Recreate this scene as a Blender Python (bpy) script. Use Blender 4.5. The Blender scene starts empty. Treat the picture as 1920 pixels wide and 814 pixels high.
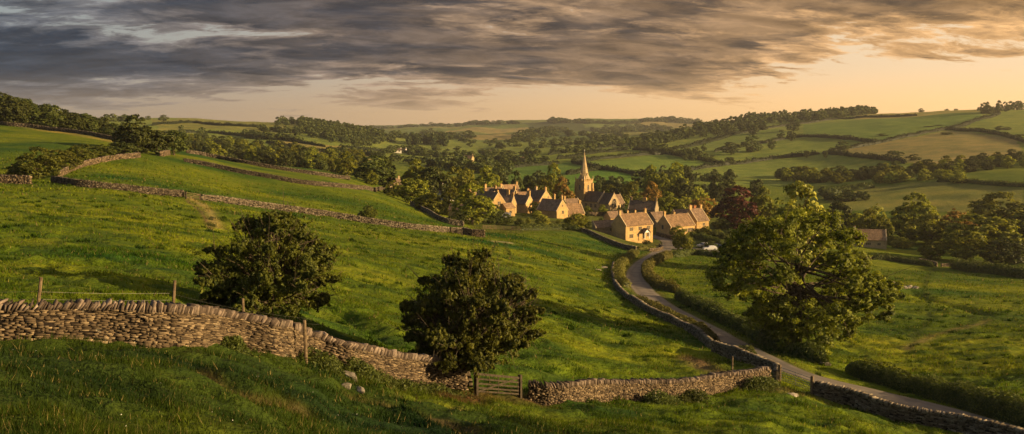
import bpy, math, random
import numpy as np
from mathutils import Vector, Matrix

# ------------------------------------------------------------ camera, sky, sun, exposure
scene = bpy.context.scene
COL = scene.collection
F = 1663.0                      # focal length in photo pixels (1920 wide)
PITCH = math.radians(5.905)
CP, SP = math.cos(PITCH), math.sin(PITCH)
CAMZ = 50.0
cam_data = bpy.data.cameras.new('camera')
cam_data.sensor_width = 36.0
cam_data.lens = 36.0 * F / 1920.0
cam_data.clip_start = 0.5
cam_data.clip_end = 40000.0
cam = bpy.data.objects.new('camera', cam_data)
cam.location = (0, 0, CAMZ)
cam.rotation_euler = (math.pi / 2 - PITCH, 0, 0)
COL.objects.link(cam)
scene.camera = cam

SKY_SEED = 17.3
SUN_AZ = math.radians(104.0)     # clockwise from the view direction
SUN_EL = math.radians(14.0)
sun_dir = Vector((math.sin(SUN_AZ) * math.cos(SUN_EL), math.cos(SUN_AZ) * math.cos(SUN_EL), math.sin(SUN_EL)))
sd = bpy.data.lights.new('sun', 'SUN')
sd.energy = 5.0
sd.angle = math.radians(0.6)
sd.color = (1.0, 0.70, 0.33)
sun = bpy.data.objects.new('sun', sd)
sun.rotation_euler = (-sun_dir).to_track_quat('-Z', 'Y').to_euler()
sun.location = (200, -50, 200)
COL.objects.link(sun)

scene.view_settings.view_transform = 'Standard'
scene.view_settings.look = 'None'
scene.view_settings.gamma = 1.0
scene.view_settings.use_curve_mapping = False
scene.view_settings.exposure = 0.95
scene.render.engine = 'CYCLES'
cy = scene.cycles
cy.max_bounces = 5
cy.diffuse_bounces = 2
cy.glossy_bounces = 1
cy.transmission_bounces = 2
cy.transparent_max_bounces = 4
cy.volume_bounces = 0
cy.use_denoising = True
cy.use_adaptive_sampling = True
cy.adaptive_threshold = 0.02
cy.caustics_reflective = False
cy.caustics_refractive = False


class NT:
    """small helper round a node tree"""
    def __init__(self, tree):
        self.t = tree
        tree.nodes.clear()

    def n(self, kind, **kw):
        node = self.t.nodes.new(kind)
        ins = kw.pop('ins', {})
        for k, v in kw.items():
            setattr(node, k, v)
        for k, v in ins.items():
            self.put(node, k, v)
        return node

    def put(self, node, key, v):
        s = node.inputs[key]
        if isinstance(v, bpy.types.NodeSocket):
            self.t.links.new(v, s)
        elif isinstance(v, bpy.types.Node):
            self.t.links.new(v.outputs[0], s)
        else:
            if hasattr(s, 'default_value'):
                if s.type == 'RGBA' and len(v) == 3:
                    v = (*v, 1.0)
                s.default_value = v

    def math(self, op, a, b=0.0, clamp=False):
        return self.n('ShaderNodeMath', operation=op, use_clamp=clamp, ins={0: a, 1: b}).outputs[0]

    def mix(self, f, a, b, mode='MIX'):
        m = self.n('ShaderNodeMix', data_type='RGBA', blend_type=mode)
        self.put(m, 0, f)
        self.put(m, 6, a)
        self.put(m, 7, b)
        return m.outputs[2]

    def ramp(self, fac, stops, interp='LINEAR'):
        r = self.n('ShaderNodeValToRGB')
        r.color_ramp.interpolation = interp
        el = r.color_ramp.elements
        while len(el) < len(stops):
            el.new(0.5)
        for e, (p, c) in zip(el, stops):
            e.position = p
            if not hasattr(c, '__len__'):
                c = (c, c, c)
            e.color = (*c, 1.0)
        self.put(r, 0, fac)
        return r.outputs[0]

    def maprange(self, v, a, b, c=0.0, d=1.0, smooth=True):
        m = self.n('ShaderNodeMapRange', interpolation_type='SMOOTHSTEP' if smooth else 'LINEAR')
        for i, x in enumerate((v, a, b, c, d)):
            self.put(m, i, x)
        return m.outputs[0]

    def noise(self, vec, scale, detail=4.0, rough=0.55, dist=0.0):
        n_ = self.n('ShaderNodeTexNoise', ins={'Scale': scale, 'Detail': detail, 'Roughness': rough, 'Distortion': dist})
        if vec is not None:
            self.put(n_, 'Vector', vec)
        return n_.outputs[0]

    def comb(self, x, y, z):
        return self.n('ShaderNodeCombineXYZ', ins={0: x, 1: y, 2: z}).outputs[0]


world = bpy.data.worlds.new('World')
scene.world = world
world.use_nodes = True
W = NT(world.node_tree)
tc = W.n('ShaderNodeTexCoord')
sky = W.n('ShaderNodeTexSky', sky_type='NISHITA', sun_disc=False)
sky.sun_elevation = SUN_EL
sky.sun_rotation = SUN_AZ
sky.altitude = 200
sky.air_density = 1.2
sky.dust_density = 3.0
sky.ozone_density = 1.5
sep = W.n('ShaderNodeSeparateXYZ', ins={0: tc.outputs['Generated']})
dx, dy, dz = sep.outputs
el = W.math('MAXIMUM', dz, 0.0)
# warmth of the evening towards the low sun, fading round to the far side
az = W.math('ARCTAN2', dx, dy)
glow = W.maprange(az, -0.62, 0.62)
back = W.maprange(W.math('ABSOLUTE', az), 1.7, 2.8, 1.0, 0.35)
glow = W.math('MULTIPLY', glow, back)
# clear air behind the cloud
hor = W.mix(glow, (0.34, 0.27, 0.21), (1.28, 0.74, 0.29))
mid = W.mix(glow, (0.27, 0.29, 0.29), (0.95, 0.68, 0.42))
high = W.mix(glow, (0.21, 0.27, 0.32), (0.58, 0.55, 0.49))
clear = W.mix(W.maprange(el, 0.0, 0.075), hor, mid)
clear = W.mix(W.maprange(el, 0.07, 0.20), clear, high)
clear = W.mix(W.maprange(el, 0.22, 0.6), clear, (0.16, 0.21, 0.27))
nish = W.mix(1.0, sky.outputs[0], (0.10, 0.10, 0.10), 'MULTIPLY')
clear = W.mix(0.15, clear, nish)
# layer of broken cloud seen in perspective: the direction is projected on a high flat deck
den = W.math('ADD', el, 0.19)
cx = W.math('DIVIDE', dx, den)
cyy = W.math('DIVIDE', dy, den)
# the streets of cloud run a little across the view, rising to the sunny side
ca, sa = math.cos(math.radians(8)), math.sin(math.radians(8))
rx = W.math('ADD', W.math('MULTIPLY', cx, ca), W.math('MULTIPLY', cyy, sa))
ry = W.math('ADD', W.math('MULTIPLY', cx, -sa), W.math('MULTIPLY', cyy, ca))
vec = W.comb(W.math('MULTIPLY', rx, 1.25), W.math('MULTIPLY', ry, 2.30), SKY_SEED)
warp = W.n('ShaderNodeTexNoise', ins={'Vector': vec, 'Scale': 1.6, 'Detail': 4.0})
vec2 = W.n('ShaderNodeVectorMath', operation='MULTIPLY_ADD', ins={0: warp.outputs['Color'], 1: (0.42, 0.42, 0.0), 2: vec}).outputs[0]
big = W.noise(vec2, 0.85, 12.0, 0.56)
fine = W.noise(vec2, 4.2, 12.0, 0.68)
dens = W.math('ADD', W.math('MULTIPLY', big, 0.64), W.math('MULTIPLY', fine, 0.36))
# the bank of cloud hangs higher on the sunny side
ela = W.math('SUBTRACT', el, W.math('MULTIPLY', W.maprange(az, 0.0, 0.60), 0.038))
# cover: open near the horizon, nearly closed overhead; a little more open to the clear side
cov = W.ramp(ela, [(0.0, 0.64), (0.018, 0.56), (0.034, 0.455), (0.055, 0.395), (0.085, 0.375), (0.13, 0.355), (0.20, 0.38), (0.45, 0.46)])
cov = W.n('ShaderNodeSeparateColor', ins={0: cov}).outputs[0]
open1 = W.math('MULTIPLY', W.maprange(az, -0.24, -0.46, 0.0, 0.075), W.maprange(el, 0.075, 0.11))
cov = W.math('ADD', W.math('ADD', cov, open1), W.maprange(az, 0.28, 0.55, 0.0, 0.02))
over = W.math('SUBTRACT', dens, cov)
mask = W.maprange(over, -0.012, 0.036)
thick = W.maprange(over, 0.0, 0.125)
# light on the cloud: lit thin edges and patches, dull thick bellies
lit_c = W.mix(glow, (0.125, 0.142, 0.165), (0.78, 0.44, 0.18))
belly = W.mix(glow, (0.024, 0.038, 0.060), (0.105, 0.072, 0.048))
patch = W.maprange(W.noise(vec2, 1.9, 7.0, 0.62), 0.40, 0.64)
sunny = W.math('MULTIPLY', W.math('SUBTRACT', 1.0, patch), W.maprange(az, -0.7, 0.1, 0.15, 0.62))
body = W.mix(thick, lit_c, W.mix(sunny, belly, W.mix(0.62, belly, lit_c)))
lump = W.ramp(W.noise(vec2, 3.1, 10.0, 0.66, 0.3), [(0.34, 0.72), (0.5, 0.97), (0.66, 1.38)])
body = W.mix(1.0, body, lump, 'MULTIPLY')
cloudc = W.mix(W.maprange(el, 0.015, 0.06, 0.42, 0.0), body, hor)
skyc = W.mix(mask, clear, cloudc)
# below the horizon: the dull colour of the land
skyc = W.mix(W.maprange(dz, -0.02, 0.0), (0.05, 0.05, 0.03), skyc)
bg = W.n('ShaderNodeBackground', ins={0: W.mix(1.0, skyc, (6.1, 6.1, 6.1), 'MULTIPLY'), 1: 0.1})
wo = W.n('ShaderNodeOutputWorld', ins={0: bg})


# ------------------------------------------------------------ generic helpers
def link(o, parent=None):
    COL.objects.link(o)
    if parent is not None:
        o.parent = parent
    return o


def tag(o, label=None, cat=None, group=None, kind=None):
    if label:
        o['label'] = label
    if cat:
        o['category'] = cat
    if group:
        o['group'] = group
    if kind:
        o['kind'] = kind
    return o


def empty(name, loc, rz=0.0, label=None, cat=None, group=None):
    o = bpy.data.objects.new(name, None)
    o.location = loc
    o.rotation_euler = (0, 0, rz)
    link(o)
    return tag(o, label, cat, group)


def mesh_np(name, V, Fc, attrs=None, colors=None, smooth=False):
    """V (n,3); Fc (m,k) one polygon size"""
    V = np.asarray(V, dtype=np.float32)
    Fc = np.asarray(Fc, dtype=np.int32)
    me = bpy.data.meshes.new(name)
    me.vertices.add(len(V))
    me.vertices.foreach_set('co', V.ravel())
    m, k = Fc.shape
    me.loops.add(m * k)
    me.loops.foreach_set('vertex_index', Fc.ravel())
    me.polygons.add(m)
    me.polygons.foreach_set('loop_start', np.arange(0, m * k, k, dtype=np.int32))
    try:
        me.polygons.foreach_set('loop_total', np.full(m, k, dtype=np.int32))
    except Exception:
        pass
    if smooth:
        me.polygons.foreach_set('use_smooth', np.ones(m, dtype=bool))
    for nm, a in (attrs or {}).items():
        at_ = me.attributes.new(nm, 'FLOAT', 'POINT')
        at_.data.foreach_set('value', np.asarray(a, dtype=np.float32))
    for nm, a in (colors or {}).items():
        at_ = me.attributes.new(nm, 'FLOAT_COLOR', 'POINT')
        a = np.concatenate([np.asarray(a, dtype=np.float32), np.ones((len(V), 1), np.float32)], axis=1)
        at_.data.foreach_set('color', a.ravel())
    me.update(calc_edges=True)
    me.validate(verbose=False)
    return me


class MB:
    """collects polygons for one mesh object"""
    def __init__(self):
        self.v, self.f, self.r = [], [], []

    def add(self, verts, faces, r=0.5):
        b = len(self.v)
        self.v += [tuple(p) for p in verts]
        self.r += [r] * len(verts)
        self.f += [tuple(b + i for i in f) for f in faces]

    def box(self, x0, x1, y0, y1, z0, z1, r=0.5):
        self.add([(x0, y0, z0), (x1, y0, z0), (x1, y1, z0), (x0, y1, z0), (x0, y0, z1), (x1, y0, z1), (x1, y1, z1), (x0, y1, z1)],
                 [(0, 3, 2, 1), (4, 5, 6, 7), (0, 1, 5, 4), (1, 2, 6, 5), (2, 3, 7, 6), (3, 0, 4, 7)], r)

    def prism(self, prof, x0, x1, axis='x', r=0.5):
        """profile of (a, z) swept along an axis"""
        n = len(prof)
        if axis == 'x':
            A = [(x0, a, z) for a, z in prof]
            B = [(x1, a, z) for a, z in prof]
        else:
            A = [(a, x0, z) for a, z in prof]
            B = [(a, x1, z) for a, z in prof]
        self.add(A + B, [tuple(range(n))[::-1], tuple(range(n, 2 * n))] + [(i, (i + 1) % n, n + (i + 1) % n, n + i) for i in range(n)], r)

    def tube(self, pts, radii, sides=8, r=0.5, cap=True):
        pts = [Vector(p) for p in pts]
        rings = []
        for i, p in enumerate(pts):
            d = (pts[min(i + 1, len(pts) - 1)] - pts[max(i - 1, 0)])
            if d.length < 1e-6:
                d = Vector((0, 0, 1))
            d.normalize()
            a = d.cross(Vector((0.3, 0.9, 0.1)))
            if a.length < 0.1:
                a = d.cross(Vector((1, 0, 0)))
            a.normalize()
            b = d.cross(a)
            rings.append([p + (a * math.cos(2 * math.pi * k / sides) + b * math.sin(2 * math.pi * k / sides)) * radii[i] for k in range(sides)])
        V = [v for ring in rings for v in ring]
        Fc = []
        for i in range(len(rings) - 1):
            for k in range(sides):
                k2 = (k + 1) % sides
                Fc.append((i * sides + k, i * sides + k2, (i + 1) * sides + k2, (i + 1) * sides + k))
        if cap:
            Fc.append(tuple(range(sides))[::-1])
            Fc.append(tuple((len(rings) - 1) * sides + k for k in range(sides)))
        self.add(V, Fc, r)

    def mesh(self, name):
        me = bpy.data.meshes.new(name)
        me.from_pydata(self.v, [], self.f)
        at_ = me.attributes.new('rnd', 'FLOAT', 'POINT')
        at_.data.foreach_set('value', np.asarray(self.r, dtype=np.float32))
        me.update()
        return me

    def build(self, name, mat, parent=None, loc=None):
        me = self.mesh(name)
        me.materials.append(mat)
        o = bpy.data.objects.new(name, me)
        if loc is not None:
            o.location = loc
        return link(o, parent)


def obj(name, me, mat=None, parent=None, loc=None):
    if mat is not None and not me.materials:
        me.materials.append(mat)
    o = bpy.data.objects.new(name, me)
    if loc is not None:
        o.location = loc
    return link(o, parent)


# ------------------------------------------------------------ numpy value noise
_rs = np.random.RandomState(11)
_PERM = _rs.rand(256, 256).astype(np.float64)


def vnoise(x, y):
    xi = np.floor(x).astype(np.int64)
    yi = np.floor(y).astype(np.int64)
    fx = x - xi
    fy = y - yi
    fx = fx * fx * fx * (fx * (fx * 6 - 15) + 10)
    fy = fy * fy * fy * (fy * (fy * 6 - 15) + 10)
    a = _PERM[xi & 255, yi & 255]
    b = _PERM[(xi + 1) & 255, yi & 255]
    c = _PERM[xi & 255, (yi + 1) & 255]
    d = _PERM[(xi + 1) & 255, (yi + 1) & 255]
    return (a * (1 - fx) + b * fx) * (1 - fy) + (c * (1 - fx) + d * fx) * fy


def fbm(x, y, octv=4, gain=0.5):
    s, amp, tot = 0.0, 1.0, 0.0
    for i in range(octv):
        s = s + amp * vnoise(x * (2.03 ** i) + 17.3 * i, y * (2.03 ** i) - 9.1 * i)
        tot += amp
        amp *= gain
    return s / tot - 0.5


# ------------------------------------------------------------ the lie of the land
# ground seen at photo column px, row py lies at distance Y ahead
CTRL = [
    # lower meadow in front of the long wall
    (0, 814, 13), (0, 720, 18), (-500, 700, 20), (500, 735, 26), (600, 814, 24), (960, 814, 32), (1300, 814, 42), (1700, 814, 53), (1950, 830, 56),
    # foot of the long wall
    (0, 636, 26), (330, 645, 29.5), (520, 665, 34), (650, 700, 38), (800, 730, 42.5), (875, 738, 45), (1000, 747, 50), (1200, 751, 55), (1354, 735, 61.5),
    (1452, 718, 65), (1530, 737, 66), (1657, 779, 61), (1800, 813, 58),
    # big pasture behind it
    (-400, 520, 45), (0, 530, 46), (0, 430, 85), (240, 500, 60), (240, 400, 120), (360, 372, 165), (0, 345, 150), (240, 350, 165), (480, 600, 45), (480, 500, 80), (480, 392, 168),
    (720, 660, 50), (720, 580, 72), (720, 500, 108), (720, 425, 187), (960, 650, 65), (960, 560, 97), (960, 500, 137), (960, 450, 200),
    (1200, 660, 77), (1200, 600, 105), (1200, 540, 150), (1130, 480, 215),
    # lane and the meadow with the oak
    (1460, 690, 75), (1330, 620, 104), (1250, 575, 128), (1195, 520, 178), (1230, 476, 235), (1440, 600, 118), (1440, 540, 163), (1440, 490, 230),
    (1680, 700, 86), (1680, 620, 117), (1680, 540, 175), (1680, 488, 262), (1960, 700, 82), (1930, 600, 127), (1930, 525, 215), (2500, 560, 160),
    # hillside
    (0, 300, 215), (0, 231, 350), (-500, 200, 380), (240, 292, 240), (240, 262, 330), (300, 287, 265), (480, 345, 235), (480, 305, 350), (600, 350, 255), (600, 318, 360),
    (720, 370, 270), (720, 352, 330), (480, 318, 500), (300, 300, 480), (600, 330, 480), (150, 240, 600), (-500, 210, 800),
    # village
    (905, 437, 218), (950, 430, 245), (870, 425, 235), (800, 395, 290), (930, 405, 318), (1010, 403, 345), (1120, 392, 400), (1200, 457, 292), (1290, 438, 325), (1210, 405, 372), (1100, 430, 275),
    (1340, 465, 275), (1440, 445, 312), (1640, 468, 290), (820, 372, 400),
    # valley floor and far side
    (720, 318, 600), (960, 330, 620), (960, 300, 850), (960, 272, 1300), (1200, 345, 580), (1200, 300, 820), (1200, 270, 1150), (1440, 405, 420), (1440, 350, 600), (1440, 300, 800), (1440, 260, 1080),
    (1700, 400, 430), (1700, 345, 535), (1700, 300, 670), (1700, 250, 930), (1700, 214, 1350), (1930, 345, 480), (1930, 290, 640), (1930, 235, 950), (1930, 212, 1180), (2600, 250, 900), (2600, 330, 480),
    (1560, 222, 1350), (1350, 238, 1450), (1240, 250, 1500),
    (720, 300, 800), (720, 278, 1150), (600, 280, 850), (600, 250, 1150), (560, 233, 1350), (690, 252, 1500), (480, 275, 830), (480, 250, 1080), (480, 230, 1350), (300, 262, 900), (300, 223, 1300),
    (100, 222, 1300), (-500, 215, 1400),
    # beyond the first skylines the ground drops
    (300, 245, 2300), (480, 250, 2300), (1560, 240, 2300), (1750, 232, 2300), (2500, 240, 2300), (-500, 240, 2300),
    # far hills
    (720, 262, 1900), (960, 252, 2100), (1200, 256, 2000), (820, 240, 3200), (700, 240, 3600), (960, 231, 3400), (1100, 229, 3300), (1250, 230, 3300), (960, 238, 3000), (1150, 238, 3000),
    (480, 238, 3600), (100, 238, 3600), (1600, 238, 3600), (1900, 238, 3600),
    (500, 242, 6500), (1000, 241, 6500), (1500, 242, 6500), (0, 242, 6500), (2000, 242, 6500), (500, 239, 15000), (1500, 239, 15000), (1000, 239, 15000),
]


def slope_of(py):
    v = (407.0 - py) / F
    return (v * CP - SP) / (CP + v * SP)


_c = []
for px, py, Y in CTRL:
    v = (407.0 - py) / F
    x = (px - 960.0) / F / (CP + v * SP) * Y
    z = slope_of(py) * Y
    r = math.hypot(x, Y)
    _c.append((math.atan2(x, Y), math.log(r), z / r))
_c = np.array(_c)
TS, RS = 2.2, 1.0      # scaling of the two axes


def _phi(d2):
    return np.where(d2 > 1e-12, 0.5 * d2 * np.log(np.maximum(d2, 1e-12)), 0.0)


_P = np.stack([_c[:, 0] * TS, _c[:, 1] * RS], 1)
_n = len(_P)
_K = _phi(((_P[:, None] - _P[None]) ** 2).sum(-1)) + np.eye(_n) * 0.0012
_A = np.zeros((_n + 3, _n + 3))
_A[:_n, :_n] = _K
_A[:_n, _n] = 1
_A[:_n, _n + 1:] = _P
_A[_n, :_n] = 1
_A[_n + 1:, :_n] = _P.T
_w = np.linalg.solve(_A, np.concatenate([_c[:, 2], [0, 0, 0]]))


def g_eval(th, lr):
    th = np.clip(th, -0.78, 0.78)
    q = np.stack([th.ravel() * TS, lr.ravel() * RS], 1)
    out = np.empty(len(q))
    for i in range(0, len(q), 40000):
        s = q[i:i + 40000]
        d2 = ((s[:, None] - _P[None]) ** 2).sum(-1)
        out[i:i + 40000] = _phi(d2) @ _w[:_n] + _w[_n] + s @ _w[_n + 1:]
    return out.reshape(th.shape)


th_fov = np.linspace(-0.60, 0.60, 641)
th_side = np.concatenate([np.linspace(0.60, 1.2, 40)[1:], np.linspace(1.2, math.pi, 40)[1:]])
TH = np.concatenate([-th_side[::-1], th_fov, th_side])
LR = np.concatenate([np.linspace(math.log(5.0), math.log(11), 20)[:-1], np.linspace(math.log(11), math.log(150), 440)[:-1],
                     np.linspace(math.log(150), math.log(480), 170)[:-1], np.linspace(math.log(480), math.log(5200), 200)])
NR, NTH = len(LR), len(TH)
gth, glr = np.meshgrid(TH, LR)
R_ = np.exp(glr)
# smooth surface evaluated on a coarser lattice, then interpolated
cth = np.concatenate([np.linspace(-0.8, 0.8, 150)])
clr = np.linspace(LR[0], LR[-1], 230)
cg = g_eval(*np.meshgrid(cth, clr))


def cubic_up(cg):
    """Catmull-Rom resample of the lattice at the grid's rows and columns"""
    def wts(xs, x0, dx_, n):
        t = (np.clip(xs, x0, x0 + dx_ * (n - 1)) - x0) / dx_
        i = np.clip(np.floor(t).astype(int), 0, n - 2)
        f = t - i
        M = np.zeros((len(xs), n))
        for k, wv in ((-1, -0.5 * f + f * f - 0.5 * f ** 3), (0, 1 - 2.5 * f * f + 1.5 * f ** 3), (1, 0.5 * f + 2 * f * f - 1.5 * f ** 3), (2, -0.5 * f * f + 0.5 * f ** 3)):
            j = np.clip(i + k, 0, n - 1)
            np.add.at(M, (np.arange(len(xs)), j), wv)
        return M
    A = wts(LR, clr[0], clr[1] - clr[0], len(clr))
    B = wts(np.clip(TH, -0.8, 0.8), cth[0], cth[1] - cth[0], len(cth))
    return A @ cg @ B.T


G = cubic_up(cg)
# behind the camera both ends of the hillside meet
both = 0.5 * (G[:, :1] + G[:, -1:])
wb = np.clip((np.abs(TH) - 1.2) / (math.pi - 1.2), 0, 1)[None]
wb = wb * wb * (3 - 2 * wb)
G = G * (1 - wb) + both * wb
Z0 = G * R_
GX = R_ * np.sin(gth)
GY = R_ * np.cos(gth)


def grid_lookup(A, x, y):
    x = np.asarray(x, dtype=float)
    y = np.asarray(y, dtype=float)
    i = np.interp(np.log(np.maximum(np.hypot(x, y), 5.001)), LR, np.arange(NR))
    j = np.interp(np.arctan2(x, y), TH, np.arange(NTH))
    i0 = np.minimum(i.astype(int), NR - 2)
    j0 = np.minimum(j.astype(int), NTH - 2)
    fi, fj = i - i0, j - j0
    return (A[i0, j0] * (1 - fi) * (1 - fj) + A[i0 + 1, j0] * fi * (1 - fj) + A[i0, j0 + 1] * (1 - fi) * fj + A[i0 + 1, j0 + 1] * fi * fj)


ZG = Z0          # replaced once roads and tussocks are cut in


def Hh(x, y):
    return float(grid_lookup(ZG, x, y)) + CAMZ


def hit(px, py, rmin=9.0, rmax=17000.0):
    """ground point seen at a photo pixel, searching outwards from rmin"""
    v = (407.0 - py) / F
    u = (px - 960.0) / F
    d = np.array([u, CP + v * SP, v * CP - SP])
    s = np.exp(np.linspace(math.log(rmin), math.log(rmax), 2600)) / math.hypot(d[0], d[1])
    X, Y, Z = d[0] * s, d[1] * s, d[2] * s
    below = Z - grid_lookup(ZG, X, Y)
    k = np.nonzero((below[1:] <= 0) & (below[:-1] > 0))[0]
    if len(k):
        k = k[0]
        t = below[k] / (below[k] - below[k + 1])
        s_ = s[k] + (s[k + 1] - s[k]) * t
    else:
        k = int(np.argmin(np.abs(below / s)))
        s_ = s[k]
    x, y = d[0] * s_, d[1] * s_
    return Vector((x, y, Hh(x, y)))


def at(px, Y):
    """ground point in photo column px at distance Y ahead"""
    x = (px - 960.0) / F * Y
    for _ in range(4):
        z = Hh(x, Y) - CAMZ
        t = z / Y
        v = (t * CP + SP) / (CP - t * SP)
        x = (px - 960.0) / F / (CP + v * SP) * Y
    return Vector((x, Y, Hh(x, Y)))


def py_of(p):
    t = (p[2] - CAMZ) / p[1]
    v = (t * CP + SP) / (CP - t * SP)
    return 407.0 - v * F


def z_at_row(py, Y):
    return slope_of(py) * Y + CAMZ


def px_grid():
    t = Z0 / np.maximum(GY, 1e-3)
    v = (t * CP + SP) / (CP - t * SP)
    py = 407.0 - v * F
    px = 960.0 + GX / np.maximum(GY, 1e-3) * (CP + v * SP) * F
    return px, py


# ------------------------------------------------------------ materials
def new_mat(name):
    m = bpy.data.materials.new(name)
    m.use_nodes = True
    return m, NT(m.node_tree)


def principled(T, color, rough=0.9, bump=None, bstr=0.3, bdist=0.05, spec=0.2, **kw):
    p = T.n('ShaderNodeBsdfPrincipled')
    T.put(p, 'Base Color', color)
    T.put(p, 'Roughness', rough)
    p.inputs['Specular IOR Level'].default_value = spec
    if bump is not None:
        b = T.n('ShaderNodeBump', ins={'Strength': bstr, 'Distance': bdist, 'Height': bump})
        T.put(p, 'Normal', b)
    for k, v in kw.items():
        T.put(p, k, v)
    T.n('ShaderNodeOutputMaterial', ins={0: p})
    return p


def attr(T, name, out='Fac'):
    return T.n('ShaderNodeAttribute', attribute_name=name).outputs[out]


def geo_pos(T):
    return T.n('ShaderNodeNewGeometry').outputs['Position']


def obj_rand(T):
    return T.n('ShaderNodeObjectInfo').outputs['Random']


def mat_ground():
    m, T = new_mat('meadow_ground')
    pos = geo_pos(T)
    tint = attr(T, 'tint', 'Color')
    n1 = T.noise(pos, 0.055, 5, 0.6)
    n2 = T.noise(pos, 0.6, 5, 0.65)
    n3 = T.noise(pos, 5.0, 3, 0.6)
    f = T.math('ADD', T.math('MULTIPLY', n1, 0.5), T.math('ADD', T.math('MULTIPLY', n2, 0.35), T.math('MULTIPLY', n3, 0.15)))
    k = T.ramp(f, [(0.33, (0.50, 0.62, 0.6)), (0.5, (0.95, 0.97, 0.9)), (0.66, (1.6, 1.3, 1.2))])
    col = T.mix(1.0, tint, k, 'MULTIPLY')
    sc = T.n('ShaderNodeVectorMath', operation='MULTIPLY', ins={0: pos, 1: (0.8, 1.5, 1.0)}).outputs[0]
    b1 = T.noise(sc, 0.55, 5, 0.62)
    b2 = T.noise(pos, 3.2, 4, 0.7)
    h = T.math('ADD', T.math('MULTIPLY', b1, 0.8), T.math('MULTIPLY', b2, 0.22))
    principled(T, col, 0.95, h, 1.0, 0.9, 0.08)
    return m


def mat_leaf(name, dark, light, warm=None, rnd_obj=0.35, trans=0.22):
    m, T = new_mat(name)
    r = attr(T, 'rnd')
    o = obj_rand(T)
    col = T.ramp(r, [(0.0, dark), (0.55, tuple(0.5 * (a + b) for a, b in zip(dark, light))), (1.0, light)])
    if warm is not None:
        col = T.mix(T.maprange(T.noise(geo_pos(T), 0.35, 3, 0.6), 0.5, 0.72, 0.0, 0.8), col, warm)
    val = T.maprange(o, 0.0, 1.0, 1.0 - rnd_obj, 1.0 + rnd_obj, smooth=False)
    hsv = T.n('ShaderNodeHueSaturation', ins={'Hue': T.maprange(o, 0, 1, 0.485, 0.505, smooth=False), 'Saturation': 1.0, 'Value': val, 'Color': col}).outputs[0]
    d = T.n('ShaderNodeBsdfPrincipled')
    T.put(d, 'Base Color', hsv)
    d.inputs['Roughness'].default_value = 0.6
    d.inputs['Specular IOR Level'].default_value = 0.25
    t = T.n('ShaderNodeBsdfTranslucent', ins={0: T.mix(1.0, hsv, (1.25, 1.2, 0.5), 'MULTIPLY')})
    mx = T.n('ShaderNodeMixShader', ins={0: trans, 1: d, 2: t})
    T.n('ShaderNodeOutputMaterial', ins={0: mx})
    return m


def mat_grass():
    m, T = new_mat('grass_blades')
    c = attr(T, 'tint', 'Color')
    d = T.n('ShaderNodeBsdfDiffuse', ins={0: c})
    t = T.n('ShaderNodeBsdfTranslucent', ins={0: T.mix(1.0, c, (1.1, 1.1, 0.6), 'MULTIPLY')})
    mx = T.n('ShaderNodeMixShader', ins={0: 0.35, 1: d, 2: t})
    T.n('ShaderNodeOutputMaterial', ins={0: mx})
    return m


def mat_drystone(name, lo, mi, hi, lichen=(0.42, 0.38, 0.30)):
    m, T = new_mat(name)
    r = attr(T, 'rnd')
    pos = geo_pos(T)
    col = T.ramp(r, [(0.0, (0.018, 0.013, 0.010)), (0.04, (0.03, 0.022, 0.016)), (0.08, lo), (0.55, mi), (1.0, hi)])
    n = T.noise(pos, 9.0, 5, 0.7)
    col = T.mix(1.0, col, T.ramp(n, [(0.3, 0.62), (0.55, 1.0), (0.75, 1.35)]), 'MULTIPLY')
    col = T.mix(T.maprange(T.noise(pos, 3.0, 4, 0.7), 0.60, 0.74, 0, 0.45), col, lichen)
    principled(T, col, 0.92, T.noise(pos, 14.0, 6, 0.75), 0.6, 0.03, 0.15)
    return m


def mat_house_stone(name, a, b, mortar):
    m, T = new_mat(name)
    tc_ = T.n('ShaderNodeTexCoord').outputs['Object']
    s = T.n('ShaderNodeSeparateXYZ', ins={0: tc_})
    uv = T.comb(T.math('ADD', s.outputs[0], s.outputs[1]), s.outputs[2], 0.0)
    br = T.n('ShaderNodeTexBrick', ins={'Vector': uv, 'Color1': (*a, 1), 'Color2': (*b, 1), 'Mortar': (*mortar, 1), 'Scale': 1.0, 'Mortar Size': 0.018,
                                        'Brick Width': 0.46, 'Row Height': 0.2, 'Bias': 0.1})
    pos = geo_pos(T)
    w_ = T.ramp(T.noise(pos, 0.55, 5, 0.65), [(0.3, (0.72, 0.70, 0.68)), (0.52, (1, 1, 1)), (0.75, (1.25, 1.2, 1.08))])
    w2 = T.ramp(T.noise(pos, 4.0, 4, 0.7), [(0.3, 0.78), (0.7, 1.2)])
    col = T.mix(1.0, T.mix(1.0, br.outputs[0], w_, 'MULTIPLY'), w2, 'MULTIPLY')
    val = T.maprange(obj_rand(T), 0, 1, 0.85, 1.12, smooth=False)
    col = T.n('ShaderNodeHueSaturation', ins={'Value': val, 'Color': col}).outputs[0]
    principled(T, col, 0.9, T.math('ADD', br.outputs[1], T.noise(pos, 6, 3)), 0.35, -0.03, 0.15)
    return m


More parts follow.
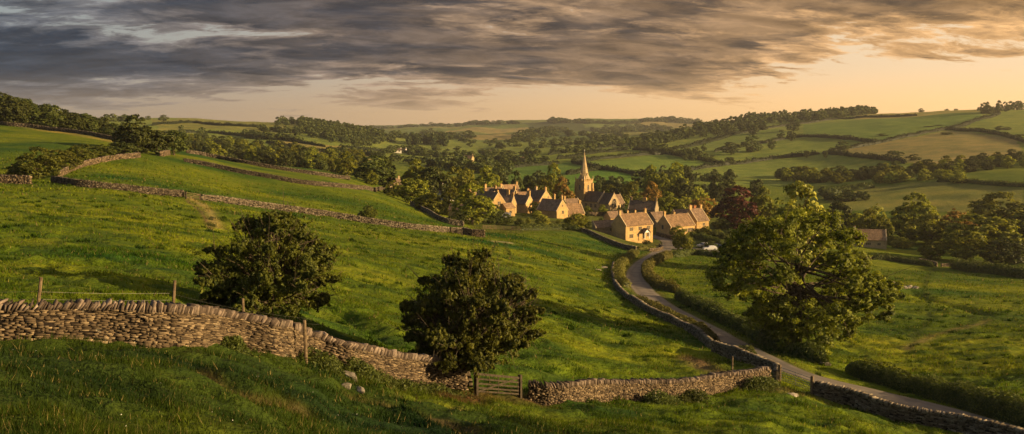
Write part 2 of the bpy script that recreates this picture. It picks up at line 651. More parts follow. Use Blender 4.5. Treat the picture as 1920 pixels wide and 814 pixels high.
def mat_roof(name, a, b, moss=(0.10, 0.095, 0.03)):
    m, T = new_mat(name)
    pos = geo_pos(T)
    tc_ = T.n('ShaderNodeTexCoord').outputs['Object']
    vo = T.n('ShaderNodeTexVoronoi', feature='F1', ins={'Vector': tc_, 'Scale': 2.6})
    rnd = T.n('ShaderNodeSeparateColor', ins={0: vo.outputs['Color']}).outputs[0]
    col = T.mix(rnd, a, b)
    col = T.mix(1.0, col, T.ramp(T.noise(pos, 0.9, 5, 0.7), [(0.32, 0.6), (0.5, 1.0), (0.7, 1.45)]), 'MULTIPLY')
    col = T.mix(T.maprange(T.noise(pos, 1.7, 4, 0.65), 0.58, 0.72, 0, 0.6), col, moss)
    val = T.maprange(obj_rand(T), 0, 1, 0.8, 1.2, smooth=False)
    col = T.n('ShaderNodeHueSaturation', ins={'Value': val, 'Color': col}).outputs[0]
    principled(T, col, 0.85, T.math('ADD', rnd, T.noise(pos, 5, 4)), 0.4, 0.05, 0.2)
    return m


def mat_noise(name, a, b, scale=2.0, rough=0.85, bstr=0.3, bdist=0.02, spec=0.2, **kw):
    m, T = new_mat(name)
    pos = geo_pos(T)
    n = T.noise(pos, scale, 5, 0.65)
    principled(T, T.mix(T.maprange(n, 0.35, 0.65), a, b), rough, n, bstr, bdist, spec, **kw)
    return m


M = {}
M['ground'] = mat_ground()
M['grass'] = mat_grass()
M['oak'] = mat_leaf('oak_leaves', (0.026, 0.048, 0.007), (0.30, 0.34, 0.036), rnd_obj=0.0, trans=0.40)
M['hawthorn'] = mat_leaf('hawthorn_leaves', (0.026, 0.042, 0.008), (0.185, 0.200, 0.030), rnd_obj=0.1, trans=0.40)
M['tree'] = mat_leaf('broad_leaves', (0.046, 0.074, 0.010), (0.33, 0.34, 0.040), trans=0.42)
M['tree_dark'] = mat_leaf('dark_leaves', (0.022, 0.038, 0.009), (0.105, 0.122, 0.022))
M['tree_light'] = mat_leaf('light_leaves', (0.11, 0.14, 0.018), (0.46, 0.46, 0.06))
M['tree_gold'] = mat_leaf('golden_leaves', (0.16, 0.12, 0.02), (0.46, 0.29, 0.05))
M['beech'] = mat_leaf('copper_leaves', (0.036, 0.010, 0.008), (0.12, 0.032, 0.019), rnd_obj=0.05)
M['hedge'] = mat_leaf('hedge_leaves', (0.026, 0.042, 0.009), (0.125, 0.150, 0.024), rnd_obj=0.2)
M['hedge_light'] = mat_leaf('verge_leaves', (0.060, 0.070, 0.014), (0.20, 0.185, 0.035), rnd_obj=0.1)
M['far_leaf'] = mat_leaf('distant_leaves', (0.034, 0.056, 0.016), (0.125, 0.145, 0.036), rnd_obj=0.3)
M['bark'] = mat_noise('bark', (0.045, 0.034, 0.024), (0.13, 0.10, 0.068), 5.0, 0.95, 0.8, 0.06)
M['drystone'] = mat_drystone('dry_stone', (0.042, 0.030, 0.020), (0.130, 0.094, 0.060), (0.35, 0.265, 0.168))
M['drystone_grey'] = mat_drystone('grey_dry_stone', (0.055, 0.044, 0.033), (0.14, 0.112, 0.080), (0.31, 0.26, 0.19))
M['drystone_shaded'] = mat_drystone('shaded_dry_stone', (0.040, 0.032, 0.024), (0.095, 0.074, 0.052), (0.22, 0.18, 0.13))  # stone colour darkened to stand in for shade on the hillside walls
M['coping'] = mat_drystone('coping_stone', (0.038, 0.028, 0.022), (0.115, 0.086, 0.068), (0.29, 0.225, 0.18))
M['wall'] = mat_house_stone('honey_stone', (0.55, 0.37, 0.16), (0.46, 0.30, 0.13), (0.38, 0.26, 0.13))
M['wall_grey'] = mat_house_stone('grey_stone', (0.33, 0.26, 0.165), (0.27, 0.21, 0.135), (0.22, 0.17, 0.11))
M['wall_pale'] = mat_house_stone('pale_stone', (0.54, 0.41, 0.24), (0.47, 0.35, 0.20), (0.38, 0.29, 0.17))
M['dressing'] = mat_noise('dressed_stone', (0.40, 0.30, 0.18), (0.52, 0.40, 0.25), 1.5)
M['roof_warm'] = mat_roof('warm_stone_tiles', (0.32, 0.20, 0.115), (0.20, 0.13, 0.078))
M['roof_grey'] = mat_roof('grey_stone_tiles', (0.23, 0.155, 0.105), (0.150, 0.102, 0.072))
M['roof_dark'] = mat_roof('dark_tiles', (0.155, 0.112, 0.084), (0.098, 0.072, 0.058), (0.06, 0.055, 0.025))
M['clay'] = mat_noise('clay_pot', (0.36, 0.15, 0.07), (0.28, 0.11, 0.05), 6.0)
M['glass'] = mat_noise('window_glass', (0.02, 0.022, 0.026), (0.035, 0.036, 0.038), 0.8, 0.12, 0.0, 0.01, 0.6)
M['white'] = mat_noise('white_paint', (0.74, 0.72, 0.68), (0.80, 0.78, 0.74), 3.0, 0.6)
M['render_white'] = mat_noise('whitewash', (0.62, 0.58, 0.52), (0.74, 0.70, 0.64), 1.0, 0.85)
M['wood'] = mat_noise('weathered_wood', (0.10, 0.07, 0.042), (0.20, 0.145, 0.09), 8.0, 0.9, 0.5, 0.02)
M['wood_dark'] = mat_noise('dark_wood', (0.035, 0.027, 0.020), (0.07, 0.055, 0.038), 6.0, 0.9)
M['metal'] = mat_noise('galvanised_metal', (0.22, 0.22, 0.21), (0.32, 0.31, 0.29), 5.0, 0.5, 0.1, 0.01, 0.4, Metallic=0.7)
M['wire'] = mat_noise('wire', (0.10, 0.10, 0.09), (0.17, 0.165, 0.15), 3.0, 0.5, 0.0, 0.01, 0.4, Metallic=0.6)
M['rock'] = mat_noise('bare_rock', (0.13, 0.11, 0.08), (0.40, 0.35, 0.28), 3.0, 0.9, 0.8, 0.06)
M['tyre'] = mat_noise('tyre', (0.02, 0.02, 0.02), (0.035, 0.035, 0.035), 9.0, 0.8)
M['car_blue'] = mat_noise('blue_car_paint', (0.10, 0.15, 0.27), (0.11, 0.16, 0.28), 2.0, 0.3, 0.0, 0.01, 0.5, Metallic=0.4)
M['car_white'] = mat_noise('white_car_paint', (0.72, 0.72, 0.70), (0.76, 0.76, 0.74), 2.0, 0.3, 0.0, 0.01, 0.5)
M['car_silver'] = mat_noise('silver_car_paint', (0.42, 0.42, 0.42), (0.46, 0.46, 0.46), 2.0, 0.3, 0.0, 0.01, 0.5, Metallic=0.6)
M['petal'] = mat_noise('white_petals', (0.60, 0.60, 0.55), (0.7, 0.7, 0.62), 3.0, 0.8)


# ------------------------------------------------------------ lanes, tracks and terraces cut into the land
def smooth_path(pts, step):
    """Catmull-Rom through 2D/3D points, resampled at about the given step"""
    P = [np.array(p, dtype=float) for p in pts]
    P = [2 * P[0] - P[1]] + P + [2 * P[-1] - P[-2]]
    dense = []
    for i in range(1, len(P) - 2):
        n = max(4, int(np.linalg.norm(P[i + 1] - P[i]) / step * 2))
        for t in np.linspace(0, 1, n, endpoint=False):
            a, b, c, d = P[i - 1], P[i], P[i + 1], P[i + 2]
            dense.append(0.5 * ((2 * b) + (-a + c) * t + (2 * a - 5 * b + 4 * c - d) * t * t + (-a + 3 * b - 3 * c + d) * t ** 3))
    dense.append(P[-2])
    dense = np.array(dense)
    s = np.concatenate([[0], np.cumsum(np.linalg.norm(np.diff(dense[:, :2], axis=0), axis=1))])
    n = max(2, int(round(s[-1] / step)) + 1)
    q = np.linspace(0, s[-1], n)
    return np.stack([np.interp(q, s, dense[:, k]) for k in range(dense.shape[1])], 1)


def px_path(pix, step, rmin=9.0):
    pts = []
    for p in pix:
        w_ = hit(p[0], p[1], rmin) if len(p) == 2 else at(p[0], p[2])
        pts.append((w_.x, w_.y))
    return smooth_path(pts, step)


def dist_to_path(X, Y, path, lim):
    """distance of grid points to a polyline, inf beyond lim"""
    D = np.full(X.shape, np.inf)
    x0, y0 = path.min(0) - lim
    x1, y1 = path.max(0) + lim
    sel = np.nonzero((X > x0) & (X < x1) & (Y > y0) & (Y < y1))
    if not len(sel[0]):
        return D
    xs, ys = X[sel], Y[sel]
    best = np.full(xs.shape, np.inf)
    for a, b in zip(path[:-1], path[1:]):
        d = b - a
        L = max(d @ d, 1e-9)
        t = np.clip(((xs - a[0]) * d[0] + (ys - a[1]) * d[1]) / L, 0, 1)
        best = np.minimum(best, np.hypot(xs - a[0] - t * d[0], ys - a[1] - t * d[1]))
    D[sel] = best
    return D


LANE = px_path([(2150, 872), (1950, 826), (1850, 798), (1744, 768), (1620, 737), (1527, 710), (1449, 681), (1376, 647), (1327, 619), (1284, 596), (1232, 566), (1203, 540),
                (1191, 517), (1204, 495), (1226, 480), (1247, 468), (1252, 455), (1240, 446), (1222, 441)], 2.0, 50)
YARD = px_path([(1250, 462), (1285, 466), (1330, 471), (1362, 472)], 2.0)
dl = dist_to_path(GX, GY, LANE, 14)
dy_ = dist_to_path(GX, GY, YARD, 16)
dl = np.minimum(dl, dy_ - 2.6)
near_lane = np.clip((dl - 2.2) / 5.0, 0, 1)

# tussocks and swells; every row keeps only what its spacing can carry
und = fbm(GX / 42.0, GY / 42.0, 3) * np.clip((R_ - 60) / 200, 0.15, 1) * 2.2
und += fbm(GX / 11.0 + 40, GY / 9.0, 3) * 0.55 * np.clip(1.4 - R_ / 900, 0, 1)
tus = (fbm(GX / 2.6 + 7, GY / 1.6, 3, 0.55) * 0.75 + np.maximum(fbm(GX / 1.3 - 31, GY / 0.9 + 3, 2), 0.03) * 0.55)
tus *= np.clip(1.25 - R_ / 260, 0, 1)
# the rough lower meadow: sheep terraces running along the slope
far_amp = fbm(GX / 160.0 + 5, GY / 160.0 + 9, 4) * np.clip((R_ - 700) / 1500, 0, 1) * 42
far_amp *= np.clip((9000 - R_) / 3000, 0, 1)
ZG = Z0 + (und + tus) * near_lane
ZG = ZG + far_amp * 0.55

# worn track, gully and hollow way seen on the pasture
GULLY = px_path([(590, 560), (640, 585), (690, 612), (738, 645)], 1.5, 30)
dg = dist_to_path(GX, GY, GULLY, 4)
ZG = ZG - 0.75 * np.exp(-(dg / 1.1) ** 2)
DITCH = px_path([(965, 458), (1000, 468), (1050, 485), (1100, 500)], 2.0)
dd = dist_to_path(GX, GY, DITCH, 6)
ZG = ZG - 0.55 * np.exp(-(dd / 1.2) ** 2)
HOLLOW = px_path([(1712, 548), (1738, 560), (1790, 572), (1850, 590)], 2.0, 60)
dh = dist_to_path(GX, GY, HOLLOW, 6)
ZG = ZG - 0.6 * np.exp(-(dh / 1.3) ** 2)
TERR = [px_path(p, 1.0) for p in ([(660, 740), (760, 770), (860, 800), (900, 814)], [(760, 745), (860, 765), (960, 790), (1060, 814)], [(380, 700), (470, 740), (560, 765)])]
for tp in TERR:
    dt = dist_to_path(GX, GY, tp, 4)
    ZG = ZG - 0.28 * np.exp(-(dt / 0.55) ** 2) + 0.12 * np.exp(-((dt - 1.0) / 0.6) ** 2)

lane_floor = ZG.copy()
ZG = ZG - 0.16 * np.clip((2.9 - dl) / 1.2, 0, 1)

# ------------------------------------------------------------ colour of the pastures (what grows there, plus shade tinted into the lower meadow)
PXg, PYg = px_grid()


def in_poly(poly, ymin, ymax):
    ins = np.zeros(PXg.shape, bool)
    sel = (GY > ymin) & (GY < ymax)
    x, y = PXg[sel], PYg[sel]
    c = np.zeros(x.shape, bool)
    n = len(poly)
    for i in range(n):
        x1, y1 = poly[i]
        x2, y2 = poly[(i + 1) % n]
        if y1 == y2:
            continue
        cond = ((y1 > y) != (y2 > y)) & (x < (x2 - x1) * (y - y1) / (y2 - y1) + x1)
        c ^= cond
    ins[sel] = c
    return ins


base = np.array([0.100, 0.136, 0.009])
tint = np.ones(GX.shape + (3,)) * base
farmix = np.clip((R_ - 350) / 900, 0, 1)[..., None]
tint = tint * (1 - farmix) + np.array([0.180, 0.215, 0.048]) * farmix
FIELDS = [
    ([(1300, 318), (1359, 309), (1536, 289), (1700, 312), (1620, 345), (1450, 350), (1290, 345)], 350, 1100, (0.115, 0.145, 0.030)),
    ([(1643, 270), (1780, 243), (1905, 262), (1920, 290), (1760, 312), (1551, 287)], 450, 1300, (0.165, 0.140, 0.052)),
    ([(1506, 233), (1632, 220), (1835, 212), (1850, 225), (1716, 255), (1643, 267), (1506, 256)], 600, 2000, (0.085, 0.125, 0.026)),
    ([(1340, 285), (1462, 263), (1643, 268), (1540, 288), (1359, 309)], 500, 1300, (0.120, 0.150, 0.030)),
    ([(1263, 282), (1388, 251), (1462, 243), (1480, 262), (1340, 285)], 500, 1700, (0.100, 0.130, 0.030)),
    ([(1072, 305), (1243, 290), (1358, 309), (1300, 318), (1202, 330)], 400, 1300, (0.095, 0.140, 0.026)),
    ([(1540, 370), (1640, 350), (1760, 342), (1920, 352), (1920, 400), (1580, 392)], 330, 700, (0.150, 0.150, 0.036)),
    ([(940, 312), (1072, 305), (1131, 318), (1062, 328), (950, 345)], 400, 1200, (0.060, 0.105, 0.020)),
    ([(1062, 328), (1131, 318), (1202, 330), (1200, 360), (1060, 360)], 400, 900, (0.065, 0.125, 0.018)),
    ([(520, 265), (700, 280), (700, 300), (500, 290)], 500, 1400, (0.17, 0.145, 0.045)),
    ([(280, 222), (560, 228), (620, 240), (560, 250), (300, 245)], 800, 2000, (0.130, 0.130, 0.034)),
    ([(1040, 232), (1130, 236), (1110, 262), (1030, 262)], 1800, 4500, (0.20, 0.16, 0.05)),
    ([(1130, 232), (1230, 236), (1210, 262), (1130, 255)], 1800, 4500, (0.19, 0.165, 0.055)),
    ([(1610, 212), (1880, 205), (1880, 213), (1600, 222)], 900, 2500, (0.19, 0.165, 0.05)),
    ([(0, 228), (220, 255), (220, 266), (0, 234)], 200, 600, (0.15, 0.135, 0.03)),
]
for poly, a, b, c in FIELDS:
    s = in_poly(poly, a, b)
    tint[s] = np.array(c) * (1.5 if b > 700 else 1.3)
# far patchwork: fields beyond the village take their crop from a crooked lattice
cellx = np.floor(GX / 210.0 + 0.9 * fbm(GX / 500, GY / 500, 2))
celly = np.floor(GY / 330.0 + 1.1 * fbm(GX / 480 + 9, GY / 520, 2))
crop = _PERM[cellx.astype(int) & 255, celly.astype(int) & 255]
far_sel = (GY > 1500)
pal = np.array([(0.10, 0.13, 0.035), (0.14, 0.14, 0.045), (0.08, 0.11, 0.03), (0.19, 0.155, 0.06), (0.11, 0.125, 0.04), (0.045, 0.06, 0.022)])
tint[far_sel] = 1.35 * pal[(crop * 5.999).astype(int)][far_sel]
low = np.clip((38 + 14 * (gth + 0.55) / 1.1 - R_) / 10.0, 0, 1)[..., None]     # foreground shade painted into the sward's tint below the long wall
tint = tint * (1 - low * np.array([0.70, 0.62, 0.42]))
# long soft drifts of paler seeding grass and of lush grass on the pastures
dr = fbm(GX / 26.0 + 3, GY / 13.0 - 8, 4)[..., None]
nearf = (1 - np.clip((R_ - 300) / 500, 0, 1))[..., None]
tint = tint * (1 + nearf * (dr * np.array([2.1, 1.3, 1.0])))
dr2 = fbm(GX / 3.1 + 13, GY / 1.7 - 8, 3)[..., None]
tint = tint * (1 + (1 - np.clip((R_ - 120) / 150, 0, 1))[..., None] * (dr2 * np.array([1.7, 1.3, 1.1])))


def paint(path, width, color, amount=0.85, wob=0.5):
    d = dist_to_path(GX, GY, path, width * 3)
    k = np.exp(-(d / width) ** 2) * amount * np.clip(1 + wob * 2 * fbm(GX / 1.9, GY / 1.9, 2), 0, 1.4)
    k = np.clip(k, 0, 1)[..., None]
    tint[...] = tint * (1 - k) + np.array(color) * k


EARTH = (0.155, 0.105, 0.055)
DRYG = (0.30, 0.235, 0.085)
paint(px_path([(362, 374), (380, 386), (396, 402), (408, 428)], 1.0), 0.9, DRYG, 0.95)
paint(px_path([(350, 374), (366, 388), (380, 402), (396, 432)], 1.0), 0.35, EARTH, 0.8)
for tp in TERR:
    paint(tp, 0.35, EARTH, 0.75)
paint(px_path([(1290, 672), (1320, 690), (1350, 700), (1372, 702)], 1.0, 50), 1.2, EARTH, 0.9)
paint(px_path([(840, 745), (900, 742), (960, 746), (1000, 752)], 1.0, 30), 0.9, (0.11, 0.065, 0.032), 1.0)
paint(px_path([(1448, 728), (1490, 738), (1535, 748)], 1.0, 40), 1.2, EARTH, 0.7)
paint(px_path([(1755, 500), (1745, 512), (1735, 530), (1738, 560), (1745, 585), (1735, 610), (1705, 640)], 2.0, 60), 0.7, (0.05, 0.075, 0.012), 0.75)
paint(px_path([(1850, 600), (1800, 615), (1740, 635), (1700, 655)], 2.0, 60), 0.7, (0.17, 0.145, 0.05), 0.9)
paint(px_path([(922, 452), (940, 454), (955, 455)], 1.0), 0.8, (0.40, 0.32, 0.21), 0.95, 0.2)
paint(px_path([(930, 455), (925, 468), (916, 480)], 1.0), 0.35, (0.04, 0.05, 0.012), 0.8)
paint(px_path([(948, 456), (950, 468), (958, 482)], 1.0), 0.35, (0.04, 0.05, 0.012), 0.8)
paint(DITCH, 0.7, (0.05, 0.065, 0.012), 0.7)
kk = np.clip((3.6 - dl) / 1.6, 0, 1)[..., None]
tint = tint * (1 - kk) + np.array((0.115, 0.115, 0.032)) * kk
tint = np.clip(tint, 0.01, 0.6)

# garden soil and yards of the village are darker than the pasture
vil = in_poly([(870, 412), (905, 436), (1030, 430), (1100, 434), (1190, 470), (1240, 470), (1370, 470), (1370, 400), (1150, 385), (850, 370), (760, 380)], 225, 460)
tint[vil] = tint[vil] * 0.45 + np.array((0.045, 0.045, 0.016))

# ------------------------------------------------------------ the one sheet of ground
V = np.stack([GX, GY, ZG + CAMZ], -1).reshape(-1, 3)
cidx = np.arange(NR * NTH).reshape(NR, NTH)
quads = np.stack([cidx[:-1, :-1], cidx[:-1, 1:], cidx[1:, 1:], cidx[1:, :-1]], -1).reshape(-1, 4)
# close the small disc below the camera
apex = len(V)
zc = ZG[0].mean() + CAMZ
V = np.concatenate([V, [[0, 0, zc]]])
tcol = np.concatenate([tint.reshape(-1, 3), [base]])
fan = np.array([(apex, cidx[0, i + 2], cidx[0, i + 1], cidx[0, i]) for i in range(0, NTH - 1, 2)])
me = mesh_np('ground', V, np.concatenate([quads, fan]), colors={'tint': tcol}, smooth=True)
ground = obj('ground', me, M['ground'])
tag(ground, kind='structure')


# ------------------------------------------------------------ the lane: tarmac sheet with a faint worn crown and pale edges
def mat_road():
    m, T = new_mat('lane_tarmac')
    pos = geo_pos(T)
    e = attr(T, 'rnd')          # distance across, -1..1
    n = T.noise(pos, 0.9, 5, 0.65)
    n2 = T.noise(pos, 18.0, 3, 0.6)
    col = T.mix(n, (0.155, 0.130, 0.108), (0.225, 0.188, 0.155))
    n3_ = T.noise(pos, 0.35, 3, 0.5)
    col = T.mix(T.maprange(n3_, 0.50, 0.56), col, T.mix(1.0, col, (0.72, 0.74, 0.78), 'MULTIPLY'))
    col = T.mix(T.maprange(T.math('ADD', T.math('ABSOLUTE', e), T.math('MULTIPLY', n, 1.6)), 0.72, 0.60, 0.0, 0.30), col, (0.15, 0.135, 0.07))
    wheel = T.maprange(T.math('ABSOLUTE', T.math('SUBTRACT', T.math('ABSOLUTE', e), 0.5)), 0.0, 0.28, 1.0, 0.0)
    col = T.mix(T.math('MULTIPLY', wheel, 0.35), col, (0.085, 0.073, 0.062))
    edge = T.maprange(T.math('ADD', T.math('ABSOLUTE', e), T.math('MULTIPLY', n, 0.25)), 0.92, 1.1)
    col = T.mix(T.math('MULTIPLY', edge, 0.85), col, (0.10, 0.10, 0.035))
    principled(T, col, 0.85, n2, 0.4, 0.01, 0.25)
    return m


M['road'] = mat_road()


def sheet(name, path, halfw, mat, lift, cols=9, kind='structure', wid=None):
    n = len(path)
    t = np.gradient(path, axis=0)
    t /= np.linalg.norm(t, axis=1)[:, None]
    nrm = np.stack([-t[:, 1], t[:, 0]], 1)
    zc_ = np.array([float(grid_lookup(lane_floor, x, y)) for x, y in path])
    zc_ = np.convolve(np.pad(zc_, 3, mode='edge'), np.ones(7) / 7, 'valid')
    Vv, rr = [], []
    for k in np.linspace(-1, 1, cols):
        hw = halfw if wid is None else halfw * wid
        p = path + nrm * (k * hw if wid is None else (k * hw)[:, None])
        g = grid_lookup(lane_floor, p[:, 0], p[:, 1])
        z = 0.55 * zc_ + 0.45 * g + 0.06 * (1 - k * k) + lift
        z = np.maximum(z, grid_lookup(ZG, p[:, 0], p[:, 1]) + 0.02)
        Vv.append(np.stack([p[:, 0], p[:, 1], z + CAMZ], 1))
        rr.append(np.full(n, k))
    Vv = np.array(Vv)
    idx = np.arange(cols * n).reshape(cols, n)
    q = np.stack([idx[:-1, :-1], idx[1:, :-1], idx[1:, 1:], idx[:-1, 1:]], -1).reshape(-1, 4)[:, ::-1]
    me = mesh_np(name, Vv.reshape(-1, 3), q, {'rnd': np.array(rr).ravel()}, smooth=True)
    o = obj(name, me, mat)
    if kind:
        tag(o, kind=kind)
    return o


lw = np.ones(len(LANE))
sl = np.linspace(0, 1, len(LANE))
lw = 1.0 + 0.16 * fbm(sl * 70, sl * 0 + 2.2, 3) + 0.9 * np.clip((sl - 0.93) / 0.07, 0, 1)
sheet('lane', LANE, 1.95, M['road'], 0.0, wid=lw)
sheet('yard', YARD, 4.2, M['road'], -0.025)


# ------------------------------------------------------------ dry stone walls
def boxes_mesh(name, C, T, N, U, hx, hy, hz, jit, rnd, extra=None):
    """many jittered stones: centre C, axes T (along), N (across), U (up), half sizes"""
    n = len(C)
    sg = np.array([(-1, -1, -1), (1, -1, -1), (1, 1, -1), (-1, 1, -1), (-1, -1, 1), (1, -1, 1), (1, 1, 1), (-1, 1, 1)], float)
    rs_ = np.random.RandomState(n % 9973)
    j = 1 + (rs_.rand(n, 8, 3) - 0.5) * jit
    V = (C[:, None] + T[:, None] * (sg[None, :, 0] * hx[:, None] * j[:, :, 0])[..., None] + N[:, None] * (sg[None, :, 1] * hy[:, None] * (1 + (j[:, :, 1] - 1) * 0.35))[..., None]
         + U[:, None] * (sg[None, :, 2] * hz[:, None] * j[:, :, 2])[..., None])
    fc = np.array([(0, 3, 2, 1), (4, 5, 6, 7), (0, 1, 5, 4), (1, 2, 6, 5), (2, 3, 7, 6), (3, 0, 4, 7)])
    Fc = (np.arange(n)[:, None, None] * 8 + fc[None]).reshape(-1, 4)
    V = V.reshape(-1, 3)
    r = np.repeat(rnd, 8)
    if extra is not None:
        Fc = np.concatenate([Fc, extra[1] + len(V)])
        V = np.concatenate([V, extra[0]])
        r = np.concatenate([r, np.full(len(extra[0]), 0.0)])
    return mesh_np(name, V, Fc, {'rnd': r})


def stone_wall(pix, h, thick, L, course, label, seed=1, cope=0.24, cope_step=0.10, mat='drystone', path=None, hvar=0.0, rmin=9.0, lean=0.3, sink=0.10, name='dry_stone_wall'):
    rs_ = np.random.RandomState(seed)
    if path is None:
        path = px_path(pix, 1.0, rmin)
    s = np.concatenate([[0], np.cumsum(np.linalg.norm(np.diff(path, axis=0), axis=1))])
    tot = s[-1]
    tan = np.gradient(path, axis=0)
    tan /= np.linalg.norm(tan, axis=1)[:, None]
    gz = grid_lookup(ZG, path[:, 0], path[:, 1]) + CAMZ
    k = 5
    gz = np.convolve(np.pad(gz, k, mode='edge'), np.ones(2 * k + 1) / (2 * k + 1), 'valid')
    base_z = gz - sink
    hh = h + hvar * 2 * fbm(s / 5.0 + seed, s * 0 + seed, 3)

    def ev(q):
        px_, py_ = np.interp(q, s, path[:, 0]), np.interp(q, s, path[:, 1])
        tx, ty = np.interp(q, s, tan[:, 0]), np.interp(q, s, tan[:, 1])
        l_ = np.hypot(tx, ty)
        bz = np.interp(q, s, base_z)
        dz_ = np.interp(q + 0.5, s, base_z) - np.interp(q - 0.5, s, base_z)
        return np.stack([px_, py_, bz], -1), np.stack([tx / l_, ty / l_, np.clip(dz_, -0.5, 0.5)], -1)

    root = empty(name, (path[len(path) // 2, 0], path[len(path) // 2, 1], base_z[len(path) // 2]), 0, label, 'wall')
    root['kind'] = 'thing'
    off = np.array(root.location)
    C, T, HX, HY, HZ, RN = [], [], [], [], [], []
    ncs = int(max(1, (h + sink + hvar) / course))
    zz = 0.0
    for c in range(ncs + 1):
        ch = course * rs_.uniform(0.75, 1.25)
        q = -rs_.uniform(0, L)
        while q < tot:
            l = L * rs_.uniform(0.45, 1.5)
            mid = min(max(q + l / 2, 0.01), tot - 0.01)
            top = np.interp(mid, s, hh) + sink
            if zz < top - 0.03:
                sub = 2 if rs_.rand() < 0.18 and L < 0.5 else 1
                for k2 in range(sub):
                    p, t = ev(mid)
                    f = (zz + ch / 2) / top
                    C.append((p[0], p[1], p[2] + zz + ch * (k2 + 0.5) / sub + rs_.normal() * 0.006))
                    T.append(t)
                    HX.append(l * 0.5 * 0.97)
                    HY.append(thick * 0.5 * (1.12 - 0.28 * f) + rs_.uniform(-0.05, 0.035))
                    HZ.append(ch * 0.5 / sub * rs_.uniform(0.80, 0.98))
                    RN.append(0.10 + 0.9 * rs_.beta(2.2, 2.6))
            q += l
        zz += ch
    C = np.array(C) - off
    T = np.array(T)
    T /= np.linalg.norm(T, axis=1)[:, None]
    N_ = np.stack([-T[:, 1], T[:, 0], 0 * T[:, 0]], 1)
    N_ /= np.linalg.norm(N_, axis=1)[:, None]
    U = np.cross(T, N_)
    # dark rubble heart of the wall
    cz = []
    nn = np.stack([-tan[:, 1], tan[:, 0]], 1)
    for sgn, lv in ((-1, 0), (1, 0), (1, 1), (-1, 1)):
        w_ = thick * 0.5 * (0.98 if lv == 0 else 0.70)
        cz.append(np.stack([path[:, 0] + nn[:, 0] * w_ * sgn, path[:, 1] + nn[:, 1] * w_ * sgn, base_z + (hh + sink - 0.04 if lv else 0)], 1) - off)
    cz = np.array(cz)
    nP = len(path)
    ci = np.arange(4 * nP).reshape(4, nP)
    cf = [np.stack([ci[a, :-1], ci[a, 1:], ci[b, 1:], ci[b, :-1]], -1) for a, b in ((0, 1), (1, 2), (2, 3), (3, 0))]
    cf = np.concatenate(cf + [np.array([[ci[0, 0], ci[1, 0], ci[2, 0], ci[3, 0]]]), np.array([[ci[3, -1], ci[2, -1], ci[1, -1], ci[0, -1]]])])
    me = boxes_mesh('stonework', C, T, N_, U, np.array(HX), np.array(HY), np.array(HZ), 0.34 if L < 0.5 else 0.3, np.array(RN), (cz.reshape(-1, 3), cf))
    obj('stonework', me, M[mat], root)
    if cope > 0:
        q = np.arange(cope_step * 0.5, tot, cope_step)
        q = q + rs_.uniform(-0.2, 0.2, len(q)) * cope_step
        p, t = ev(q)
        hq = np.interp(q, s, hh)
        ln = lean + rs_.normal(0, 0.13, len(q)) + 0.2 * np.sin(q * 0.9 + seed)
        t = t / np.linalg.norm(t, axis=1)[:, None]
        n2 = np.stack([-t[:, 1], t[:, 0], 0 * q], 1)
        n2 /= np.linalg.norm(n2, axis=1)[:, None]
        u = np.cross(t, n2)
        t2 = t * np.cos(ln)[:, None] - u * np.sin(ln)[:, None]
        u2 = u * np.cos(ln)[:, None] + t * np.sin(ln)[:, None]
        ch = cope * rs_.uniform(0.72, 1.18, len(q))
        c = p + np.array([0, 0, 1]) * (hq + sink - 0.03)[:, None] + u2 * (ch / 2)[:, None] - off
        me = boxes_mesh('coping', c, t2, n2, u2, cope_step * rs_.uniform(0.26, 0.46, len(q)), thick * rs_.uniform(0.38, 0.50, len(q)), ch / 2, 0.55, 0.1 + 0.9 * rs_.rand(len(q)))
        obj('coping', me, M['coping'] if mat == 'drystone' else M[mat], root)
    return root, path


# the long wall across the slope and the walls that carry it on to the lane
stone_wall([(-170, 632), (-80, 634), (0, 636), (200, 640), (330, 645), (440, 653), (520, 665), (580, 681), (650, 700), (720, 716), (800, 730), (872, 739)],
           1.22, 0.50, 0.21, 0.056, 'long honey coloured dry stone wall with leaning cope stones crossing the lower slope', 3, 0.30, 0.085, lean=0.38)
stone_wall([(992, 746), (1050, 750), (1129, 752), (1213, 751), (1264, 747), (1354, 735), (1393, 727), (1440, 720)],
           1.05, 0.50, 0.17, 0.075, 'curving dry stone wall with upright cope stones between the two field gates', 4, 0.28, 0.09, lean=-0.25)
stone_wall([(1455, 714), (1456, 703), (1440, 694), (1421, 687), (1395, 680), (1365, 670), (1338, 660)],
           0.85, 0.50, 0.26, 0.11, 'pale tumbledown stone wall turning up the edge of the lane from the metal gate', 5, 0.20, 0.16, 'drystone_grey', hvar=0.35, lean=0.1)
stone_wall([(1529, 738), (1560, 750), (1600, 763), (1657, 779), (1720, 795), (1800, 813), (1900, 836), (2020, 862)],
           0.92, 0.48, 0.25, 0.10, 'dark stone wall beside the lane running on from the metal gate', 6, 0.24, 0.12, 'drystone_grey', lean=0.15, hvar=0.06)

